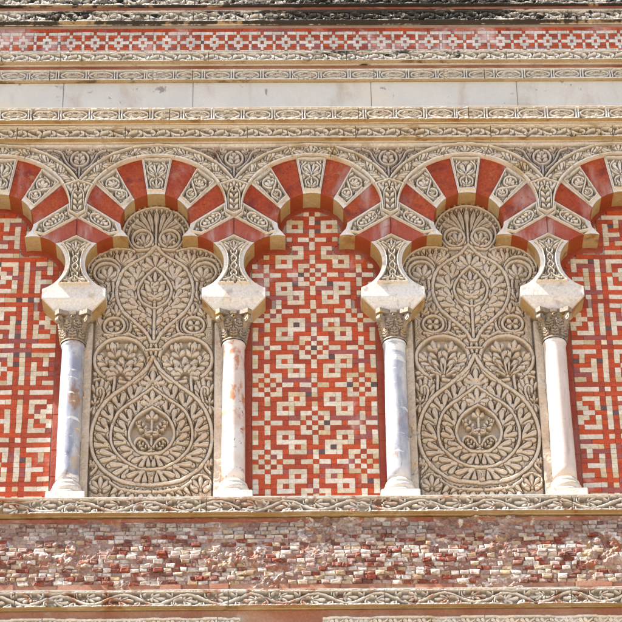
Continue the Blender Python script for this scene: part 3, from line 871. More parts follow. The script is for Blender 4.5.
# ---------------------------------------------------------------- tiles
class Tiles:
    def __init__(s): s.v = []; s.q = []; s.c = []
    def add(s, x0, x1, z0, z1, yb, yf, col, ins=.0015, jit=0., rg=rng):
        n = len(s.v)
        j = lambda: rg.uniform(-jit, jit)
        back = [(x0, yb, z0), (x1, yb, z0), (x1, yb, z1), (x0, yb, z1)]
        mid = [(x0+j(), yf+ins, z0+j()), (x1+j(), yf+ins, z0+j()), (x1+j(), yf+ins, z1+j()), (x0+j(), yf+ins, z1+j())]
        fr = [(mid[0][0]+ins, yf+j()*.5, mid[0][2]+ins), (mid[1][0]-ins, yf+j()*.5, mid[1][2]+ins), (mid[2][0]-ins, yf+j()*.5, mid[2][2]-ins), (mid[3][0]+ins, yf+j()*.5, mid[3][2]-ins)]
        s.v += back+mid+fr
        for a in (0, 4):
            for k in range(4):
                s.q.append((n+a+k, n+a+(k+1) % 4, n+a+4+(k+1) % 4, n+a+4+k))
        s.q.append((n+8, n+9, n+10, n+11))
        s.c += [col]*12
    def waver(s, seed, a=.0028):
        v = np.array(s.v); n1 = fnoise(v[:, 0], v[:, 2], .21, seed, 2)-.5; n2 = fnoise(v[:, 0], v[:, 2], .17, seed+5, 2)-.5
        n3 = fnoise(v[:, 0], v[:, 2], .3, seed+9, 2)-.5
        v[:, 0] += 2*a*n1; v[:, 2] += 2*a*n2; v[:, 1] += 2*a*n3
        s.v = list(map(tuple, v)); return s
    def mesh(s): return mesh_from(np.array(s.v), np.array(s.q), False, np.array(s.c))

def tile_colour(red, rg, run=False):
    if red:
        u = rg.random()
        if u < .05 and not run: b = np.array((.11, .065, .06))
        elif u < .16: b = np.array((.29, .075, .06))
        elif u < .45: b = np.array((.33, .050, .014))
        else: b = np.array((.43, .062, .012))
    else:
        b = np.array((.58, .49, .36)) if rg.random() < .6 else np.array((.62, .55, .45))
        if rg.random() < .12: b = np.array((.52, .40, .24))
    return b*rg.uniform(.9, 1.08)

C_ROWS = {   # half pattern, columns 0..10 (10 = axis); W/R
 0: 'WRWRWRRRRRW', 1: 'RWRWRWWRWWR', 2: 'WRWRWRRRRRW', 3: 'WWRWWRWWWRW', 4: 'RRWRRRWRWRR', 5: 'WRWRWWWWWRW', 6: 'WRRRWRWRRRW', 7: 'WRWRWWWRWWR',
 8: 'RRWRRRRRWRW', 9: 'WWRWWRWWRWR', 10: 'RRWRRRRRWRW', 11: 'WRWRWWWRWWR', 12: 'WRRRWRWRRRW', 13: 'WRWRWWWWWRW', 14: 'RRWRRRWRWRR', 15: 'WWRWWRWWWRW'}
def star(i, j):
    c = i if i <= 10 else 20-i
    return C_ROWS[j % 16][c] == 'R'
BA = ['WWWW', 'RWRR', 'RWRW', 'RRRW', 'RWWW', 'RRRW', 'WWRW']     # from block axis outwards
BB = ['RWWW', 'WRRW', 'WWRW', 'RWWR', 'WWRW', 'WRRW', 'RWWW']
def meander(i, j):
    rr = j % 20; blk = rr//10; rr %= 10
    if rr in (0, 2): return True
    cv = {4: 1, 5: 0, 6: 1, 14: 1, 15: 0, 16: 1}
    if i in cv: return bool(cv[i])
    if rr == 1: return False
    k = rr-3
    if 7 <= i <= 13: return (BB if blk == 0 else BA)[k][abs(i-10)] == 'R'
    c = i if i < 4 else 20-i
    return (BA if blk == 0 else BB)[k][c] == 'R'

def mosaic_panel(cx, fn, zref, jref, label, seed, parent_name='wall_mosaic'):
    rg = np.random.default_rng(seed)
    t = thing(parent_name, (cx, Y_PANEL, -1.37), label, 'mosaic panel', 'mosaic panels set under the arches')
    cw, ch = .0367, .0349
    bm = bmesh.new(); box(bm, cx-.5, cx+.5, Y_PANEL, Y_PANEL+.05, -1.372, .97, 0)
    link('mortar_bed', bm_mesh(bm), M['mosaic_bed'], t)
    outline = open_outline()
    T = Tiles()
    # row j has its centre at zref + (jref-j)*ch
    def inside(x, z, m):
        X = np.array([[x]]); Z = np.array([[z]])
        if z < .12: return abs(x) < .386
        return seg_dist(X, Z, outline)[0, 0] > m
    for j in range(-60, 40):
        z = zref+(jref-j)*ch
        if z-ch/2 < -1.37 or z > .93: continue
        i = 0
        while i < 21:
            c0 = fn(i, j); k = i
            lim = 2+int(rg.integers(0, 4))
            x0 = (i-10.5)*cw
            ok = inside((i-10)*cw, z, .045 if z < .62 else .038)
            while k+1 < 21 and fn(k+1, j) == c0 and k-i < lim-1 and inside((k+1-10)*cw, z, .045 if z < .62 else .038) == ok: k += 1
            x1 = (k+1-10.5)*cw
            if ok:
                T.add(cx+x0+.0006, cx+x1-.0006, z-ch/2+.0006, z+ch/2-.0006, Y_PANEL+.002, Y_PANEL-.006+rg.uniform(-.0012, .0012), tile_colour(c0, rg, k > i), .0007, .0008, rg)
            i = k+1
    link('tile_field', T.waver(seed, .004).mesh(), M['mosaic'], t)
    # red border bricks down both sides
    for s in (-1, 1):
        r = Relief(cx-.4995 if s < 0 else cx+.3885, cx-.3885 if s < 0 else cx+.4995, -1.37, .16, .004)
        r.H[:] = 1
        z = -1.37
        while z < .16:
            z += rg.uniform(.12, .3)
            r.H = np.where(np.abs(r.Z-z) < .003, .6, r.H)
        r.H[0, :] = r.H[-1, :] = 0; r.grain(.1, seed+s)
        link('border', r.mesh(Y_PANEL, .010, None, None, skirt=0.), M['border'], t)
    # curved border under the lobes of the arch
    r = Relief(-.47, .47, .12, .96, .006)
    sd = seg_dist(r.X, r.Z, outline)
    wd = np.where(r.Z < .62, .043, .036)
    r.H[:] = 1; r.grain(.2, seed)
    link('border', r.mesh(Y_PANEL, .005, (sd < wd), lambda X, Z, H: np.stack([cx+X, Y_PANEL-H, Z], -1), skirt=0), M['border'], t)
    return t

# ================================================================ BUILD
# ---- backing masonry and ground
bm = bmesh.new(); box(bm, -5, 5, .205, 1.2, -11.5, 2.8, .01)
tag(link('facade_wall', bm_mesh(bm), M['wall']), 'plain limestone masonry wall that carries the whole carved facade', 'wall')
for s, lab in ((-1, 'plain limestone pier closing the arcade at its left end'), (1, 'plain limestone pier closing the arcade at its right end')):
    bm = bmesh.new(); a, b = sorted((s*2.503, s*3.4)); box(bm, a, b, .02, .2, -2.3, 2.7, .01)
    tag(link('pier', bm_mesh(bm), M['wall']), lab, 'pier', 'piers at the ends of the arcade')
bm = bmesh.new()
bmesh.ops.create_grid(bm, x_segments=2, y_segments=2, size=400, matrix=Matrix.Translation((0, 0, -11.5)))
tag(link('street', bm_mesh(bm), M['street']), 'pale ochre stone paving of the street in front of the facade', 'street', kind='structure')

# ---- arches
WHERE = {-2: 'at the left edge', -1: 'second from left, over the left carved panel', 0: 'in the middle, over the starred mosaic', 1: 'fourth from left, over the right carved panel', 2: 'at the right edge'}
ARCH_LABEL = {-2: 'trefoil arch cut off by the left edge of the photo, red and cream voussoirs',
              -1: 'red and cream trefoil arch over the leftmost carved tan vine panel',
              0: 'middle red and cream trefoil arch over the starred red mosaic',
              1: 'red and cream trefoil arch over the rightmost carved tan vine panel',
              2: 'trefoil arch cut off by the right edge of the photo, red and cream voussoirs'}
PL_KEY = [(-.094, 1.206), (-.057, .943), (.057, .943), (.094, 1.206)]
PL_SIDE = [(-.259, 1.128), (-.381, 1.018), (-.223, .820), (-.153, .900)]
PL_LOW0 = [(-.487, .744), (-.440, .846), (-.250, .694), (-.226, .614), (-.296, .598)]
PL_LOW = [(-.490, .730), (-.4515, .765), (-.443, .842), (-.250, .694), (-.226, .614), (-.296, .598)]
def shift(poly, cx, s=1): return [(cx+s*x, z) for x, z in poly]

def BT(x): return ZB+.413*math.sqrt(1-(x/.445)**2)+.013
for i in range(-2, 3):
    rg = np.random.default_rng(100+i)
    cx = float(i)
    t = thing('trefoil_arch', (cx, .08, .586), ARCH_LABEL[i], 'arch', 'interlaced trefoil arches')
    ym = Y_PANEL-.001
    kp = [P_K]+top_arc(P_K, (-P_K[0], P_K[1]), 13)[1:-1]+[(-P_K[0], P_K[1]), (.100, BT(.1)), (-.100, BT(.1))]
    def stone(name, poly, mat, smat, y0=0., hole=None):
        me = bm_mesh(prism(poly, y0, ym, .0035) if hole is None else recessed(poly, inset(hole, .012), y0, ym, .046), soft=24)
        me.materials.append(mat); me.materials.append(smat)
        # intrados faces get the soffit colour; the ochre holds painted warm bounce
        for p in me.polygons:
            n = p.normal
            if abs(n.y) < .25 and p.area > 1e-5:
                c = p.center; x = c.x-cx
                d1 = abs(math.hypot(x, c.z-ZT)-R_TOP)
                d2 = abs(math.hypot(abs(x)-.226, c.z-ZL)-R_LOW)
                if min(d1, d2) < .006 or (abs(abs(x)-.19) < .03 and .57 < c.z < .65 and min(d1, d2) < .03): p.material_index = 1
        return link(name, me, None, t)
    o = stone('keystone', shift(kp, cx), M['smooth'], M['ochre'], 0., shift(PL_KEY, cx))
    plate(shift(PL_KEY, cx), draw_key(cx, 1.206, .943, rg), 11+i, o, M['white'])
    for s in (-1, 1):
        mm = lambda poly: shift(poly, cx, s)
        # red between keystone and side stone
        stone('voussoir', mm([P_K, (-.100, BT(.1)), (-.190, BT(.19)), (-.272, BT(.272)), P_W1]+top_arc(P_W1, P_K, 13)[1:-1]), M['red'], M['soffit_red'], .004)
        o = stone('voussoir', mm([P_W1, (-.272, BT(.272)), (-.340, BT(.340)), (-.400, 1.016), P_W2]+top_arc(P_W2, P_W1, 13)[1:-1]), M['smooth'], M['ochre'], 0., mm(PL_SIDE))
        pl = mm(PL_SIDE)
        plate(pl, draw_side(pl, s, rg), 31+2*i+s, o, M['white'])
        stone('voussoir', mm([P_W2, (-.400, 1.016), (-.438, .94), (-.453, .868), P_R2]+top_arc(P_R2, P_W2, 13)[1:-1]), M['red'], M['soffit_red'], .004)
        low = [P_R2, (-.446, .858), (-.456, .82), (-.455, .770), (-.4985, .738), P_W3]+low_arc(P_W3, CUSP, 10)[1:-1]+[CUSP, (-.195, .618)]+top_arc(TJ, P_R2, 3)[0:-1]
        o = stone('voussoir', mm(low), M['smooth'], M['ochre'], 0., mm(PL_LOW))
        pl = mm(PL_LOW)
        plate(pl, draw_low(mm(PL_LOW0), rg), 61+2*i+s, o, M['white'])
        stone('voussoir', mm([P_W3, (-.4985, .736), (-.499, .603), (-.401, .546), P_R3]+low_arc(P_R3, P_W3, 13)[1:-1]), M['red_worn'], M['soffit_red'], .003)
    link('archivolt', archivolt_mesh(cx, 200+i), M['cream'], t)

# ---- pieces on the column axes
AX = [-1.5, -.5, .5, 1.5]
ORD = ['leftmost', 'second from left', 'third from left', 'rightmost']
BETWEEN = ['between the left edge mosaic and the left vine panel', 'between the left vine panel and the starred mosaic',
           'between the starred mosaic and the right vine panel', 'between the right vine panel and the right edge mosaic']
COLM = ['col_blue', 'col_pink', 'col_blue', 'col_pale']
COLLAB = ['blue grey marble column with brown stains beside the left edge mosaic',
          'pinkish white marble column with rusty red veins left of the starred mosaic',
          'blue grey and white marble column with orange stains right of the starred mosaic',
          'smooth pale rose marble column beside the right edge mosaic']
CAPR = {}
def capital(cx, cy, z0, z1, seed, t):
    """leafy bell with corner scrolls and a hollow-sided top slab"""
    R = .075; n = 2*math.pi*R
    r = Relief(-n/2, n/2, 0, z1-z0-.03, .0024)
    h = z1-z0-.03
    for row, (zb, lh, off) in enumerate(((0.012, h*.42, 0), (h*.36, h*.42, .5))):
        for k in range(-1, 9):
            c = -n/2+n*(k+off)/8
            r.stem([(c, zb), (c, zb+lh*.8)], .004, .9, sm=False)
            for u in (.15, .42, .7):
                for s in (-1, 1):
                    r.lobe((c, zb+lh*u*.8), (c+s*.021, zb+lh*(u+.22)), .0078)
            r.lobe((c, zb+lh*.6), (c, zb+lh*1.05), .012)
            for u in (.35, .62, .88):
                for s in (-1, 1): r.hole((c+s*.0085, zb+lh*u), .0032, 0)
    for k in range(9):
        c = -n/2+n*k/8
        r.dot((c, h*.9), .013, 1); r.hole((c, h*.9), .005)
    r.stem([(-n/2, .006), (n/2, .006)], .008, .8, sm=False)
    r.grain(.3, seed)
    def fn(S, T, H):
        u = T/h; rr = .066+.022*u**1.6+H*(1+.35*u)
        a = S/R-math.pi/2
        return np.stack([cx+rr*np.cos(a), cy+rr*np.sin(a), z0+T], -1)
    cap = link('capital', r.mesh(0, .017, None, fn, skirt=None), M['capital'], t)
    bm = bmesh.new()
    for q in range(4):
        a = math.pi/4+q*math.pi/2
        d = Vector((math.cos(a), math.sin(a), 0)); side = Vector((-d.y, d.x, 0))
        # tongue rising to the corner, then a rolled scroll under the slab
        prev = None
        path = [(.075, h*.50, .013), (.092, h*.66, .014), (.112, h*.84, .014), (.128, h*.97, .013)]
        for rr, zz, w in path:
            c = Vector((cx, cy, z0+zz))+d*rr
            ring = [bm.verts.new(c+side*sx*w+d*dx+Vector((0, 0, dz))) for sx, dx, dz in ((-1, -.014, .004), (1, -.014, .004), (1, .012, -.010), (-1, .012, -.010))]
            if prev:
                for k in range(4): bm.faces.new((prev[k], prev[(k+1) % 4], ring[(k+1) % 4], ring[k]))
            else: bm.faces.new(ring[::-1])
            prev = ring
        bm.faces.new(prev)
        c = Vector((cx, cy, z0+h*.80))+d*.122
        segs = 18; ra, rb = [], []
        for k in range(segs):
            f = 2*math.pi*k/segs; rr = .021
            p = c+d*math.cos(f)*rr+Vector((0, 0, math.sin(f)*rr))
            ra.append(bm.verts.new(p-side*.015)); rb.append(bm.verts.new(p+side*.015))
        ca = bm.verts.new(c-side*.006); cb = bm.verts.new(c+side*.006)
        for k in range(segs):
            bm.faces.new((ra[k], ra[(k+1) % segs], rb[(k+1) % segs], rb[k]))
            bm.faces.new((ra[(k+1) % segs], ra[k], ca)); bm.faces.new((rb[k], rb[(k+1) % segs], cb))
    link('volute', bm_mesh(bm), M['capital'], cap)
    # abacus
    bm = bmesh.new(); out = []
    for q in range(4):
        a = math.pi/4+q*math.pi/2
        for f in (-.13, .13): out.append((.142*math.cos(a+f), .142*math.sin(a+f)))
        a2 = a+math.pi/4; out += [(.086*math.cos(a2-.3), .086*math.sin(a2-.3)), (.078*math.cos(a2), .078*math.sin(a2)), (.086*math.cos(a2+.3), .086*math.sin(a2+.3))]
    lo = [bm.verts.new((cx+x, cy+y, z1-.03)) for x, y in out]; hi = [bm.verts.new((cx+x*1.03, cy+y*1.03, z1)) for x, y in out]
    bm.faces.new(lo[::-1]); bm.faces.new(hi)
    for k in range(len(out)): bm.faces.new((lo[k], lo[(k+1) % len(out)], hi[(k+1) % len(out)], hi[k]))
    box(bm, cx-.022, cx+.022, cy-.100, cy-.06, z1-.034, z1-.001, .004)
    link('abacus', bm_mesh(bm), M['capital'], cap)
    return cap

for k, cx in enumerate(AX):
    rg = np.random.default_rng(300+k)
    # column
    cy = .10; zf = -1.37
    t = thing('column', (cx, cy, zf), COLLAB[k], 'column', 'marble columns of the blind arcade')
    bm = bmesh.new(); box(bm, cx-.118, cx+.118, cy-.118, cy+.098, zf, -1.306, .005)
    link('plinth', bm_mesh(bm), M['smooth'], t)
    pr = [(.094, -1.307), (.101, -1.300), (.102, -1.292), (.098, -1.284), (.091, -1.280), (.089, -1.274), (.092, -1.270), (.097, -1.260), (.097, -1.248), (.092, -1.238), (.085, -1.233), (.083, -1.226), (.086, -1.222), (.086, -1.216), (.084, -1.212), (.0775, -1.206), (.0755, -1.198)]
    link('base', bm_mesh(lathe(pr, cx, cy, 64), True), M['base'], t)
    zs = np.linspace(-1.20, -.215, 14); dx = [.012, .004, -.004, -.008][k]
    prof = [(.0725-.005*((z+1.2)/1.0)+.0012*math.sin(7*z+k), z) for z in zs]+[(.070, -.208), (.074, -.200), (.074, -.190), (.070, -.184)]
    link('shaft', bm_mesh(lathe(prof, cx, cy, 64), True), M[COLM[k]], t)
    capital(cx, cy, -.186, .020, 310+k, t)
    # impost block
    t = thing('impost_block', (cx, .08, .0205), 'flared white marble impost block on the capital of the %s column, %s' % (['blue grey', 'pink veined', 'blue grey and orange', 'pale rose'][k], ['second column behind none', '', '', ''][k]) if False else
              ['flared marble impost block above the brown stained blue grey column', 'flared marble impost block above the pink veined column',
               'flared marble impost block above the orange stained blue grey column', 'flared marble impost block above the pale rose column'][k], 'impost block', 'impost blocks on the columns')
    bm = bmesh.new()
    def ring(hx, y0, y1, z): return [bm.verts.new(p) for p in ((cx-hx, y0, z), (cx+hx, y0, z), (cx+hx, y1, z), (cx-hx, y1, z))]
    R0 = ring(.112, .030, .158, .0205); R1 = ring(.2, -.002, .158, .110); R2 = ring(.2, -.002, .158, .186)
    for a, b in ((R0, R1), (R1, R2)):
        for q in range(4): bm.faces.new((a[q], a[(q+1) % 4], b[(q+1) % 4], b[q]))
    bm.faces.new(R0[::-1]); bm.faces.new(R2)
    bmesh.ops.bevel(bm, geom=list(bm.edges), offset=.004, segments=2, affect='EDGES')
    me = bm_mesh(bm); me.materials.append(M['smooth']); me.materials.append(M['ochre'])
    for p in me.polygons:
        if p.normal.z < -.2 and abs(p.normal.x) > .5: p.material_index = 1  # sloping sides coloured ochre to stand in for warm bounced light
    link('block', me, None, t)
    # springer
    t = thing('springer', (cx, .08, .187), ['waisted carved springer stone above the brown stained blue grey column', 'waisted carved springer stone above the pink veined column',
              'waisted carved springer stone above the orange stained blue grey column', 'waisted carved springer stone above the pale rose column'][k], 'springer stone', 'springer stones of the arcade')
    lobe_edge = low_arc(P_R3, P_IMP, 26) if low_angle(P_R3) < 0 else None
    a, b = low_angle(P_R3), low_angle(P_IMP)
    if b < 0: b += 2*math.pi
    lobe_edge = arc(CL, R_LOW, a, b, 26)
    right = [(.5+x, z) for x, z in lobe_edge]            # seen from the arch to the right of this axis
    poly = [(0, .601), (.099, .544)]+right+[(-x, z) for x, z in right[::-1]]+[(-.099, .544)]
    poly = [(cx+x, z) for x, z in poly]
    c = (.2743, .383)                                    # plate edge follows the lobe
    ed = [(c[0]-.234*math.cos(f), c[1]+.234*math.sin(f)) for f in np.linspace(rad(41.5), -rad(44), 16)]
    ed = [(min(max(x, .03), .104), z) for x, z in ed]
    ed = [(.099, .530)]+ed[1:-1]+[(.106, .212)]
    pp = [(0, .590)]+ed+[(-x, z) for x, z in ed[::-1]]
    me = bm_mesh(recessed(poly, inset([(cx+x, z) for x, z in pp], .006), 0., Y_PANEL-.001, .046), soft=24); me.materials.append(M['smooth']); me.materials.append(M['ochre'])
    for p in me.polygons:
        if abs(p.normal.y) < .25 and p.area > 1e-5 and abs(math.hypot(abs(p.center.x-cx)-.274, p.center.z-ZL)-R_LOW) < .006: p.material_index = 1  # lobe edges take the ochre with painted bounce light
    o = link('stone', me, None, t)
    plate([(cx+x, z) for x, z in pp], draw_braid(cx, .212, .590, rg), 400+k, o, M['white'], depth=.065, rim=.012)
    # pendant
    t = link('pendant', pendant_mesh(cx, 420+k), M['cream'])
    tag(t, ['forked leaf carved pendant where the arches meet above the brown stained blue grey column', 'forked leaf carved pendant where the arches meet above the pink veined column',
            'forked leaf carved pendant where the arches meet above the orange stained blue grey column', 'forked leaf carved pendant where the arches meet above the pale rose column'][k], 'pendant', 'pendants at the arch junctions')
    # spandrel
    t = thing('spandrel', (cx, .08, 1.03), ['triangular carved spandrel above the brown stained blue grey column', 'triangular carved spandrel above the pink veined column',
              'triangular carved spandrel above the orange stained blue grey column', 'triangular carved spandrel above the pale rose column'][k], 'spandrel', 'carved spandrels between the arches')
    sp = [(cx-.5+band_out(f)[0]*.985, ZB+.985*(band_out(f)[1]-ZB)) for f in np.linspace(PHI, rad(6), 14)]
    sp = sp+[(2*cx-x, z) for x, z in sp[::-1]][:-1]
    link('backing', bm_mesh(prism([(x, min(z, 1.30)) for x, z in sp], .048, .2, 0)), M['spandrel'], t)
    link('carving', spandrel_mesh(cx, 440+k), M['spandrel'], t)

# ---- panels in the bays
mosaic_panel(0., star, -.728, 9, 'red and cream mosaic panel of stars and checks under the middle arch', 51)
mosaic_panel(-2., meander, -.177, 2, 'red and cream meander mosaic panel at the left edge of the photo', 52)
mosaic_panel(2., meander, -.177, 2, 'red and cream meander mosaic panel at the right edge of the photo', 53)
for cx, lab, sd in ((-1., 'tall tan carved vine panel between the brown stained and the pink veined columns', 61), (1., 'tall tan carved vine panel between the orange stained and the pale rose columns', 62)):
    t = thing('carved_panel', (cx, .15, -1.37), lab, 'carved panel', 'carved vine panels under the arches')
    bm = bmesh.new(); box(bm, cx-.4985, cx+.4985, .1755, .204, -1.371, .97, 0)
    link('slab', bm_mesh(bm), M['tan'], t)
    for s in (-1, 1):
        a, b = sorted((cx+s*.4275, cx+s*.498)); bm = bmesh.new(); box(bm, a, b, .117, .174, -1.371, .05, .003)
        link('jamb', bm_mesh(bm), M['cream'], t)
    link('carving', relief_panel_mesh(cx, sd), M['tan'], t)

# ---- entablature
def course(name, label, cat, kind, z0, z1, y, yback, seed, mat, soff, period, depth=.058, rim=(.012, .010), wear=None, x0=-SX, x1=SX, zs=None, fil=.012):
    t = thing(name, ((x0+x1)/2, .1, z0), label, cat, 'carved friezes')
    # body: hollow moulding under the carved face
    zb = z0 if zs is None else zs
    pts = [(y+depth+.0005, z1), (y+depth+.0005, z0+.001), (y+.004, z0), (yback-.012, zb+.004), (yback, zb+.0), (.2, zb), (.2, z1)]
    link('ledge', bm_mesh(profile_bar(pts, x0, x1)), soff, t)
    link('carving', frieze(kind, x0, x1, z0, z1, y, depth, seed, wear=wear, period=period, rim=rim), mat, t)
    # roof of the carved lip
    bm = bmesh.new(); box(bm, x0, x1, y, .2, z1+.0005, z1+fil, .004)
    link('fillet', bm_mesh(bm), mat, t)
    return t

bm = bmesh.new(); box(bm, -SX, SX, -.020, .2, 1.299, 1.3215, .003)
tag(link('fillet_course', bm_mesh(bm), M['smooth']), 'thin plain pale stone course lying straight on top of the arches', 'stone course')
course('leaf_frieze', 'cream frieze of leaning leaves just above the arches', 'frieze', 'wave', 1.322, 1.418, -.078, -.020, 71, M['cream'], M['ochre'], .186, rim=(.014, .012), fil=.015)
course('lens_frieze', 'pale frieze of pointed ovals below the plain grey band', 'frieze', 'lens', 1.434, 1.530, -.130, -.078, 72, M['white'], M['ochre'], .198, rim=(.012, .010), fil=.010)
bm = bmesh.new()
xs = [-SX, -1.62, -.77, .40, 1.36, SX]
for a, b in zip(xs[:-1], xs[1:]): box(bm, a+.001, b-.001, -.070+rng.uniform(-.001, .001), .2, 1.541, 1.7935, .003)
tag(link('plain_band', bm_mesh(bm), M['band']), 'smooth plain grey white marble band between two oval friezes', 'stone band')
course('lens_frieze', 'stained frieze of pointed ovals on top of the plain grey band', 'frieze', 'lens', 1.795, 1.879, -.10, -.070, 73, M['upper'], M['ochre_dirty'], .192, rim=(.010, .010), fil=.008)
bm = bmesh.new(); box(bm, -SX, SX, -.085, .2, 1.888, 1.9195, .003)
tag(link('brick_strip', bm_mesh(bm), M['redstrip']), 'thin worn red brick strip between the stained oval and curling friezes', 'brick strip')
course('curl_frieze', 'weathered frieze of curling leaves below the red checked mosaic band', 'frieze', 'wave', 1.920, 1.995, -.1455, -.085, 74, M['upper'], M['ochre_dirty'], .180, rim=(.008, .008), fil=.008)
# mosaic band
t = thing('mosaic_band', (0, 0, 2.004), 'long red and white mosaic band of diamonds and crosses near the top', 'mosaic band')
bm = bmesh.new(); box(bm, -SX, SX, -.096, .2, 2.004, 2.2625, 0)
link('mortar_bed', bm_mesh(bm), M['mosaic_bed'], t)
T = Tiles(); rg = np.random.default_rng(77)
DR = {0: 'RWWWW', 1: 'WRRRW', 2: 'WWRRW', 3: 'RWWWR', 4: 'WWRRW', 5: 'WRRRW', 6: 'RWWWW'}
cw = .1585/8; ch = .0262; ztop = 2.205
for j in range(7):
    z1 = ztop-j*ch; i = -134
    def cell(i): return DR[j][abs(((i+4) % 8)-4)] == 'R'
    while i < 134:
        k = i
        while k+1 < 134 and cell(k+1) == cell(i) and k-i < 2: k += 1
        c = tile_colour(cell(i), rg, k > i)*np.array((1., 1.15, 1.15)) if cell(i) else np.array((.64, .60, .55))*rg.uniform(.82, 1.06)
        T.add(-.008+i*cw+.0008, -.008+(k+1)*cw-.0008, z1-ch+.0008, z1-.0008, -.095, -.1015+rg.uniform(-.001, .001), c, .0012, .0008, rg); i = k+1
x = -SX
while x < SX:
    l = rg.uniform(.1, .25)
    for za, zb in ((2.0055, 2.020), (2.0065+.2, 2.235)):
        T.add(x+.001, min(x+l, SX)-.001, za, zb, -.095, -.101, tile_colour(True, rg, True), .0012, .0008, rg)
    x += l
link('tile_field', T.waver(5, .002).mesh(), M['mosaic_top'], t)
course('curl_frieze', 'dark weathered frieze of curling leaves above the red checked mosaic band', 'frieze', 'wave', 2.263, 2.350, -.15, -.10, 75, M['upper'], M['ochre_dirty'], .190, rim=(.010, .008), fil=.008)
bm = bmesh.new(); box(bm, -SX, SX, -.12, .2, 2.359, 2.4045, .003)
tag(link('brick_strip', bm_mesh(bm), M['redstrip']), 'thin dark red brick strip under the topmost frieze', 'brick strip')
course('curl_frieze', 'topmost frieze of curling leaves with black stains, cut by the top edge', 'frieze', 'wave', 2.405, 2.50, -.15, -.12, 76, M['upper'], M['ochre_dirty'], .195, rim=(.010, .010), fil=.02)
bm = bmesh.new(); box(bm, -SX, SX, -.10, .2, 2.521, 2.75, .01)
tag(link('coping', bm_mesh(bm), M['wall']), 'plain limestone coping above the topmost frieze', 'coping')

# ---- below the arcade
course('scroll_frieze', 'white vine scroll frieze that the columns stand on', 'frieze', 'scroll', -1.481, -1.382, -.050, -.003, 81, M['dusty'], M['ochre'], .405, depth=.060, rim=(.013, .009), wear=(.16, .60, .7), fil=.012)

# brick band
t = thing('brick_band', (0, .05, -1.95), 'eroded band of small white and red bricks below the columns', 'brick wall')
r = Relief(-SX, SX, -1.998, -1.484, .0042)
n1 = fnoise(r.X*.8, r.Z, .22, 500, 4); n2 = fnoise(r.X, r.Z, .045, 510, 4); n3 = fnoise(r.X, r.Z, .016, 520, 3)
ero = np.clip((n1-.53)/.16, 0, 1)
lump = np.clip(fnoise(r.X, r.Z*1.25, .050, 530, 4)-.46, 0, 1)*3.2
r.H = .012+.007*n2+.004*n3+ero*(.024*np.minimum(lump, 1)**.6+.014*n3-.012)
def ero_at(x, z):
    i = min(max(int((x-r.x0)/r.ds), 0), r.nx-1); j = min(max(int((z-r.z0)/r.ds), 0), r.nz-1); return ero[i, j]
def lean(z): return -.036*np.clip((-1.55-z)/.22, 0, 1)
link('eroded_mortar', r.mesh(.026, 1., None, lambda X, Z, H: np.stack([X, .026+lean(Z)-H, Z], -1), skirt=0.), M['rubble'], t)
bm = bmesh.new(); box(bm, -SX, SX, .028, .2, -2.0, -1.483, 0); link('core', bm_mesh(bm), M['rubble'], t)
T = Tiles(); rg = np.random.default_rng(88)
bl, bh = .060, .0292; row = 0; z = -1.525
while z-bh > -1.965:
    x = -SX+(row % 2)*bl/2+rg.uniform(-.006, .006); c = 0
    while x < SX:
        l = bl*(rg.uniform(.82, 1.1) if rg.random() > .18 else rg.uniform(.4, .65)); e = ero_at(x+l/2, z-bh/2)
        xm = x/bl
        zig = abs(((xm+row*0) % 9)-4.5)                       # white bricks step in zigzags
        white = abs(((row+zig*1.6) % 5.2)-2.6) < 1.15
        if rg.random() < .16: white = not white
        u = rg.random()
        if white: col = np.array((.84, .77, .70)) if u < .7 else np.array((.74, .60, .44))
        else: col = np.array((.32, .075, .04)) if u < .30 else (np.array((.27, .11, .08)) if u < .60 else (np.array((.58, .42, .26)) if u < .76 else np.array((.54, .38, .34))))
        if z > -1.60: col = col*.45+np.array((.36, .30, .27))*.55          # upper rows are mixed towards a dull grey brown
        col = col*rg.uniform(.82, 1.1)
        p = rg.uniform(.002, .010)+ (rg.uniform(0, .012) if rg.random() < .25 else 0)-e*rg.uniform(.0, .012)
        if rg.random() > .10+.25*e:
            T.add(x+.001, x+l-.002, z-bh+.002, z-.001, .026, .006-p+float(lean(z-bh/2)), col, .0055, .0045, rg)
        x += l; c += 1
    z -= bh; row += 1
link('bricks', T.mesh(), M['brick'], t)
r = Relief(-SX, SX, -1.521, -1.487, .004); r.H = .012+.010*fnoise(r.X*.5, r.Z, .05, 560, 3)-.02*np.clip((fnoise(r.X, r.Z, .3, 561, 2)-.58)/.1, 0, 1)
link('red_course', r.mesh(.022, 1., None, None, skirt=0.), M['redstrip'], t)
bm = bmesh.new(); x = -SX
while x < SX:
    l = rg.uniform(.06, .3); box(bm, x, min(x+l, SX)-.003, -.034+rg.uniform(-.008, .008), .03, -1.996, -1.957+rg.uniform(-.006, .004), .004); x += l
link('terracotta_course', bm_mesh(bm), M['terra'], t)

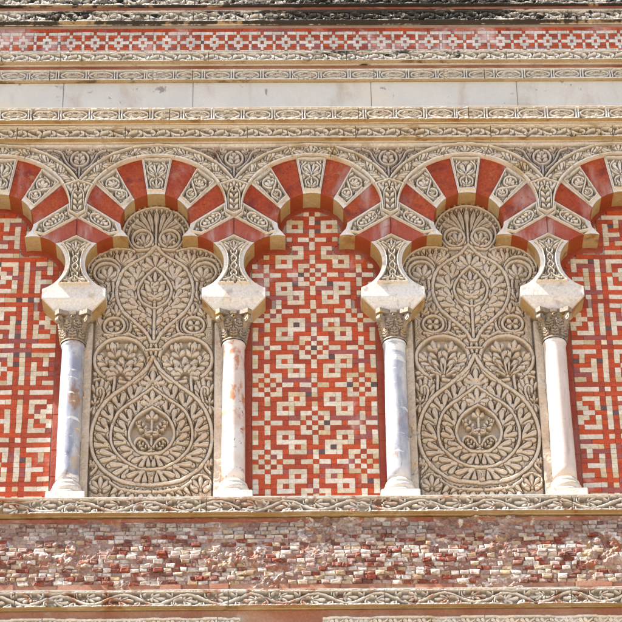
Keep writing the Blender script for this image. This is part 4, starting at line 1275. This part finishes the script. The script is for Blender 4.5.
course('scroll_frieze', 'lower vine scroll frieze beneath the eroded brick band', 'frieze', 'scroll', -2.107, -2.006, -.045, .0, 82, M['dusty'], M['ochre'], .372, depth=.058, rim=(.012, .010), wear=(.16, .64, .6), fil=.010)
bm = bmesh.new(); box(bm, -SX, SX, .010, .2, -2.30, -2.1085, .003)
tag(link('recessed_course', bm_mesh(bm), M['terra']), 'recessed reddish plaster strip under the lower vine scroll frieze', 'plaster strip')
for x0, x1, lab, sd in ((-SX, -.455, 'broken frieze fragment at the bottom edge, left piece ending below the pink veined column', 83), (.02, SX, 'broken frieze fragment at the bottom edge, right piece starting below the starred mosaic', 84)):
    t = thing('frieze_fragment', ((x0+x1)/2, 0, -2.27), lab, 'frieze', 'broken frieze pieces at the bottom')
    link('carving', frieze('run', x0, x1, -2.262, -2.172, -.030, .022, sd, wear=(.12, .50, .9), period=.085, rim=(.010, .016)), M['cream'], t)
    bm = bmesh.new(); box(bm, x0, x1, -.007, .0095, -2.262, -2.1725, 0); link('slab', bm_mesh(bm), M['cream'], t)
bm = bmesh.new(); box(bm, -4, 4, .0, .204, -11.49, -2.302, .01)
tag(link('lower_wall', bm_mesh(bm), M['wall']), 'plain lower limestone wall standing on the street', 'wall')

# ================================================================ light, sky, camera
L = Vector((-.60, -.09, .79)).normalized()
sun = bpy.data.lights.new('sun', 'SUN'); sun.energy = 5.0; sun.angle = rad(.5); sun.color = (1., .955, .88)
so = bpy.data.objects.new('sun', sun); COL.objects.link(so); so.location = (-6, -6, 9)
so.rotation_euler = L.to_track_quat('Z', 'Y').to_euler()
w = bpy.data.worlds.new('World'); scene.world = w; w.use_nodes = True
nt = w.node_tree; bg = nt.nodes['Background']
sky = nt.nodes.new('ShaderNodeTexSky'); sky.sky_type = 'NISHITA'; sky.sun_disc = False
sky.sun_elevation = math.asin(L.z); sky.sun_rotation = math.atan2(L.x, L.y)
nt.links.new(sky.outputs[0], bg.inputs['Color']); bg.inputs['Strength'].default_value = .068

f, yaw, roll, X, Dp = 2767.18849, .0191054883, -.0164744211, -.287473017, 14.1364574
th = rad(35)
fw = Vector((math.sin(yaw)*math.cos(th), math.cos(yaw)*math.cos(th), math.sin(th)))
r0 = Vector((math.cos(yaw), -math.sin(yaw), 0)); u0 = r0.cross(fw)
r2 = r0*math.cos(roll)+u0*math.sin(roll); u2 = -r0*math.sin(roll)+u0*math.cos(roll)
cam = bpy.data.cameras.new('camera'); co = bpy.data.objects.new('camera', cam); COL.objects.link(co)
mw = Matrix((r2, u2, -fw)).transposed().to_4x4(); mw.translation = Vector((X, -Dp, -Dp*math.tan(th)))
co.matrix_world = mw
cam.sensor_width = 36; cam.lens = 36*f/622; cam.clip_end = 2000; cam.clip_start = .1
scene.camera = co
vs = scene.view_settings; vs.view_transform = 'Standard'; vs.look = 'None'; vs.gamma = 1; vs.use_curve_mapping = False
vs.exposure = 2.45
scene.cycles.max_bounces = 8
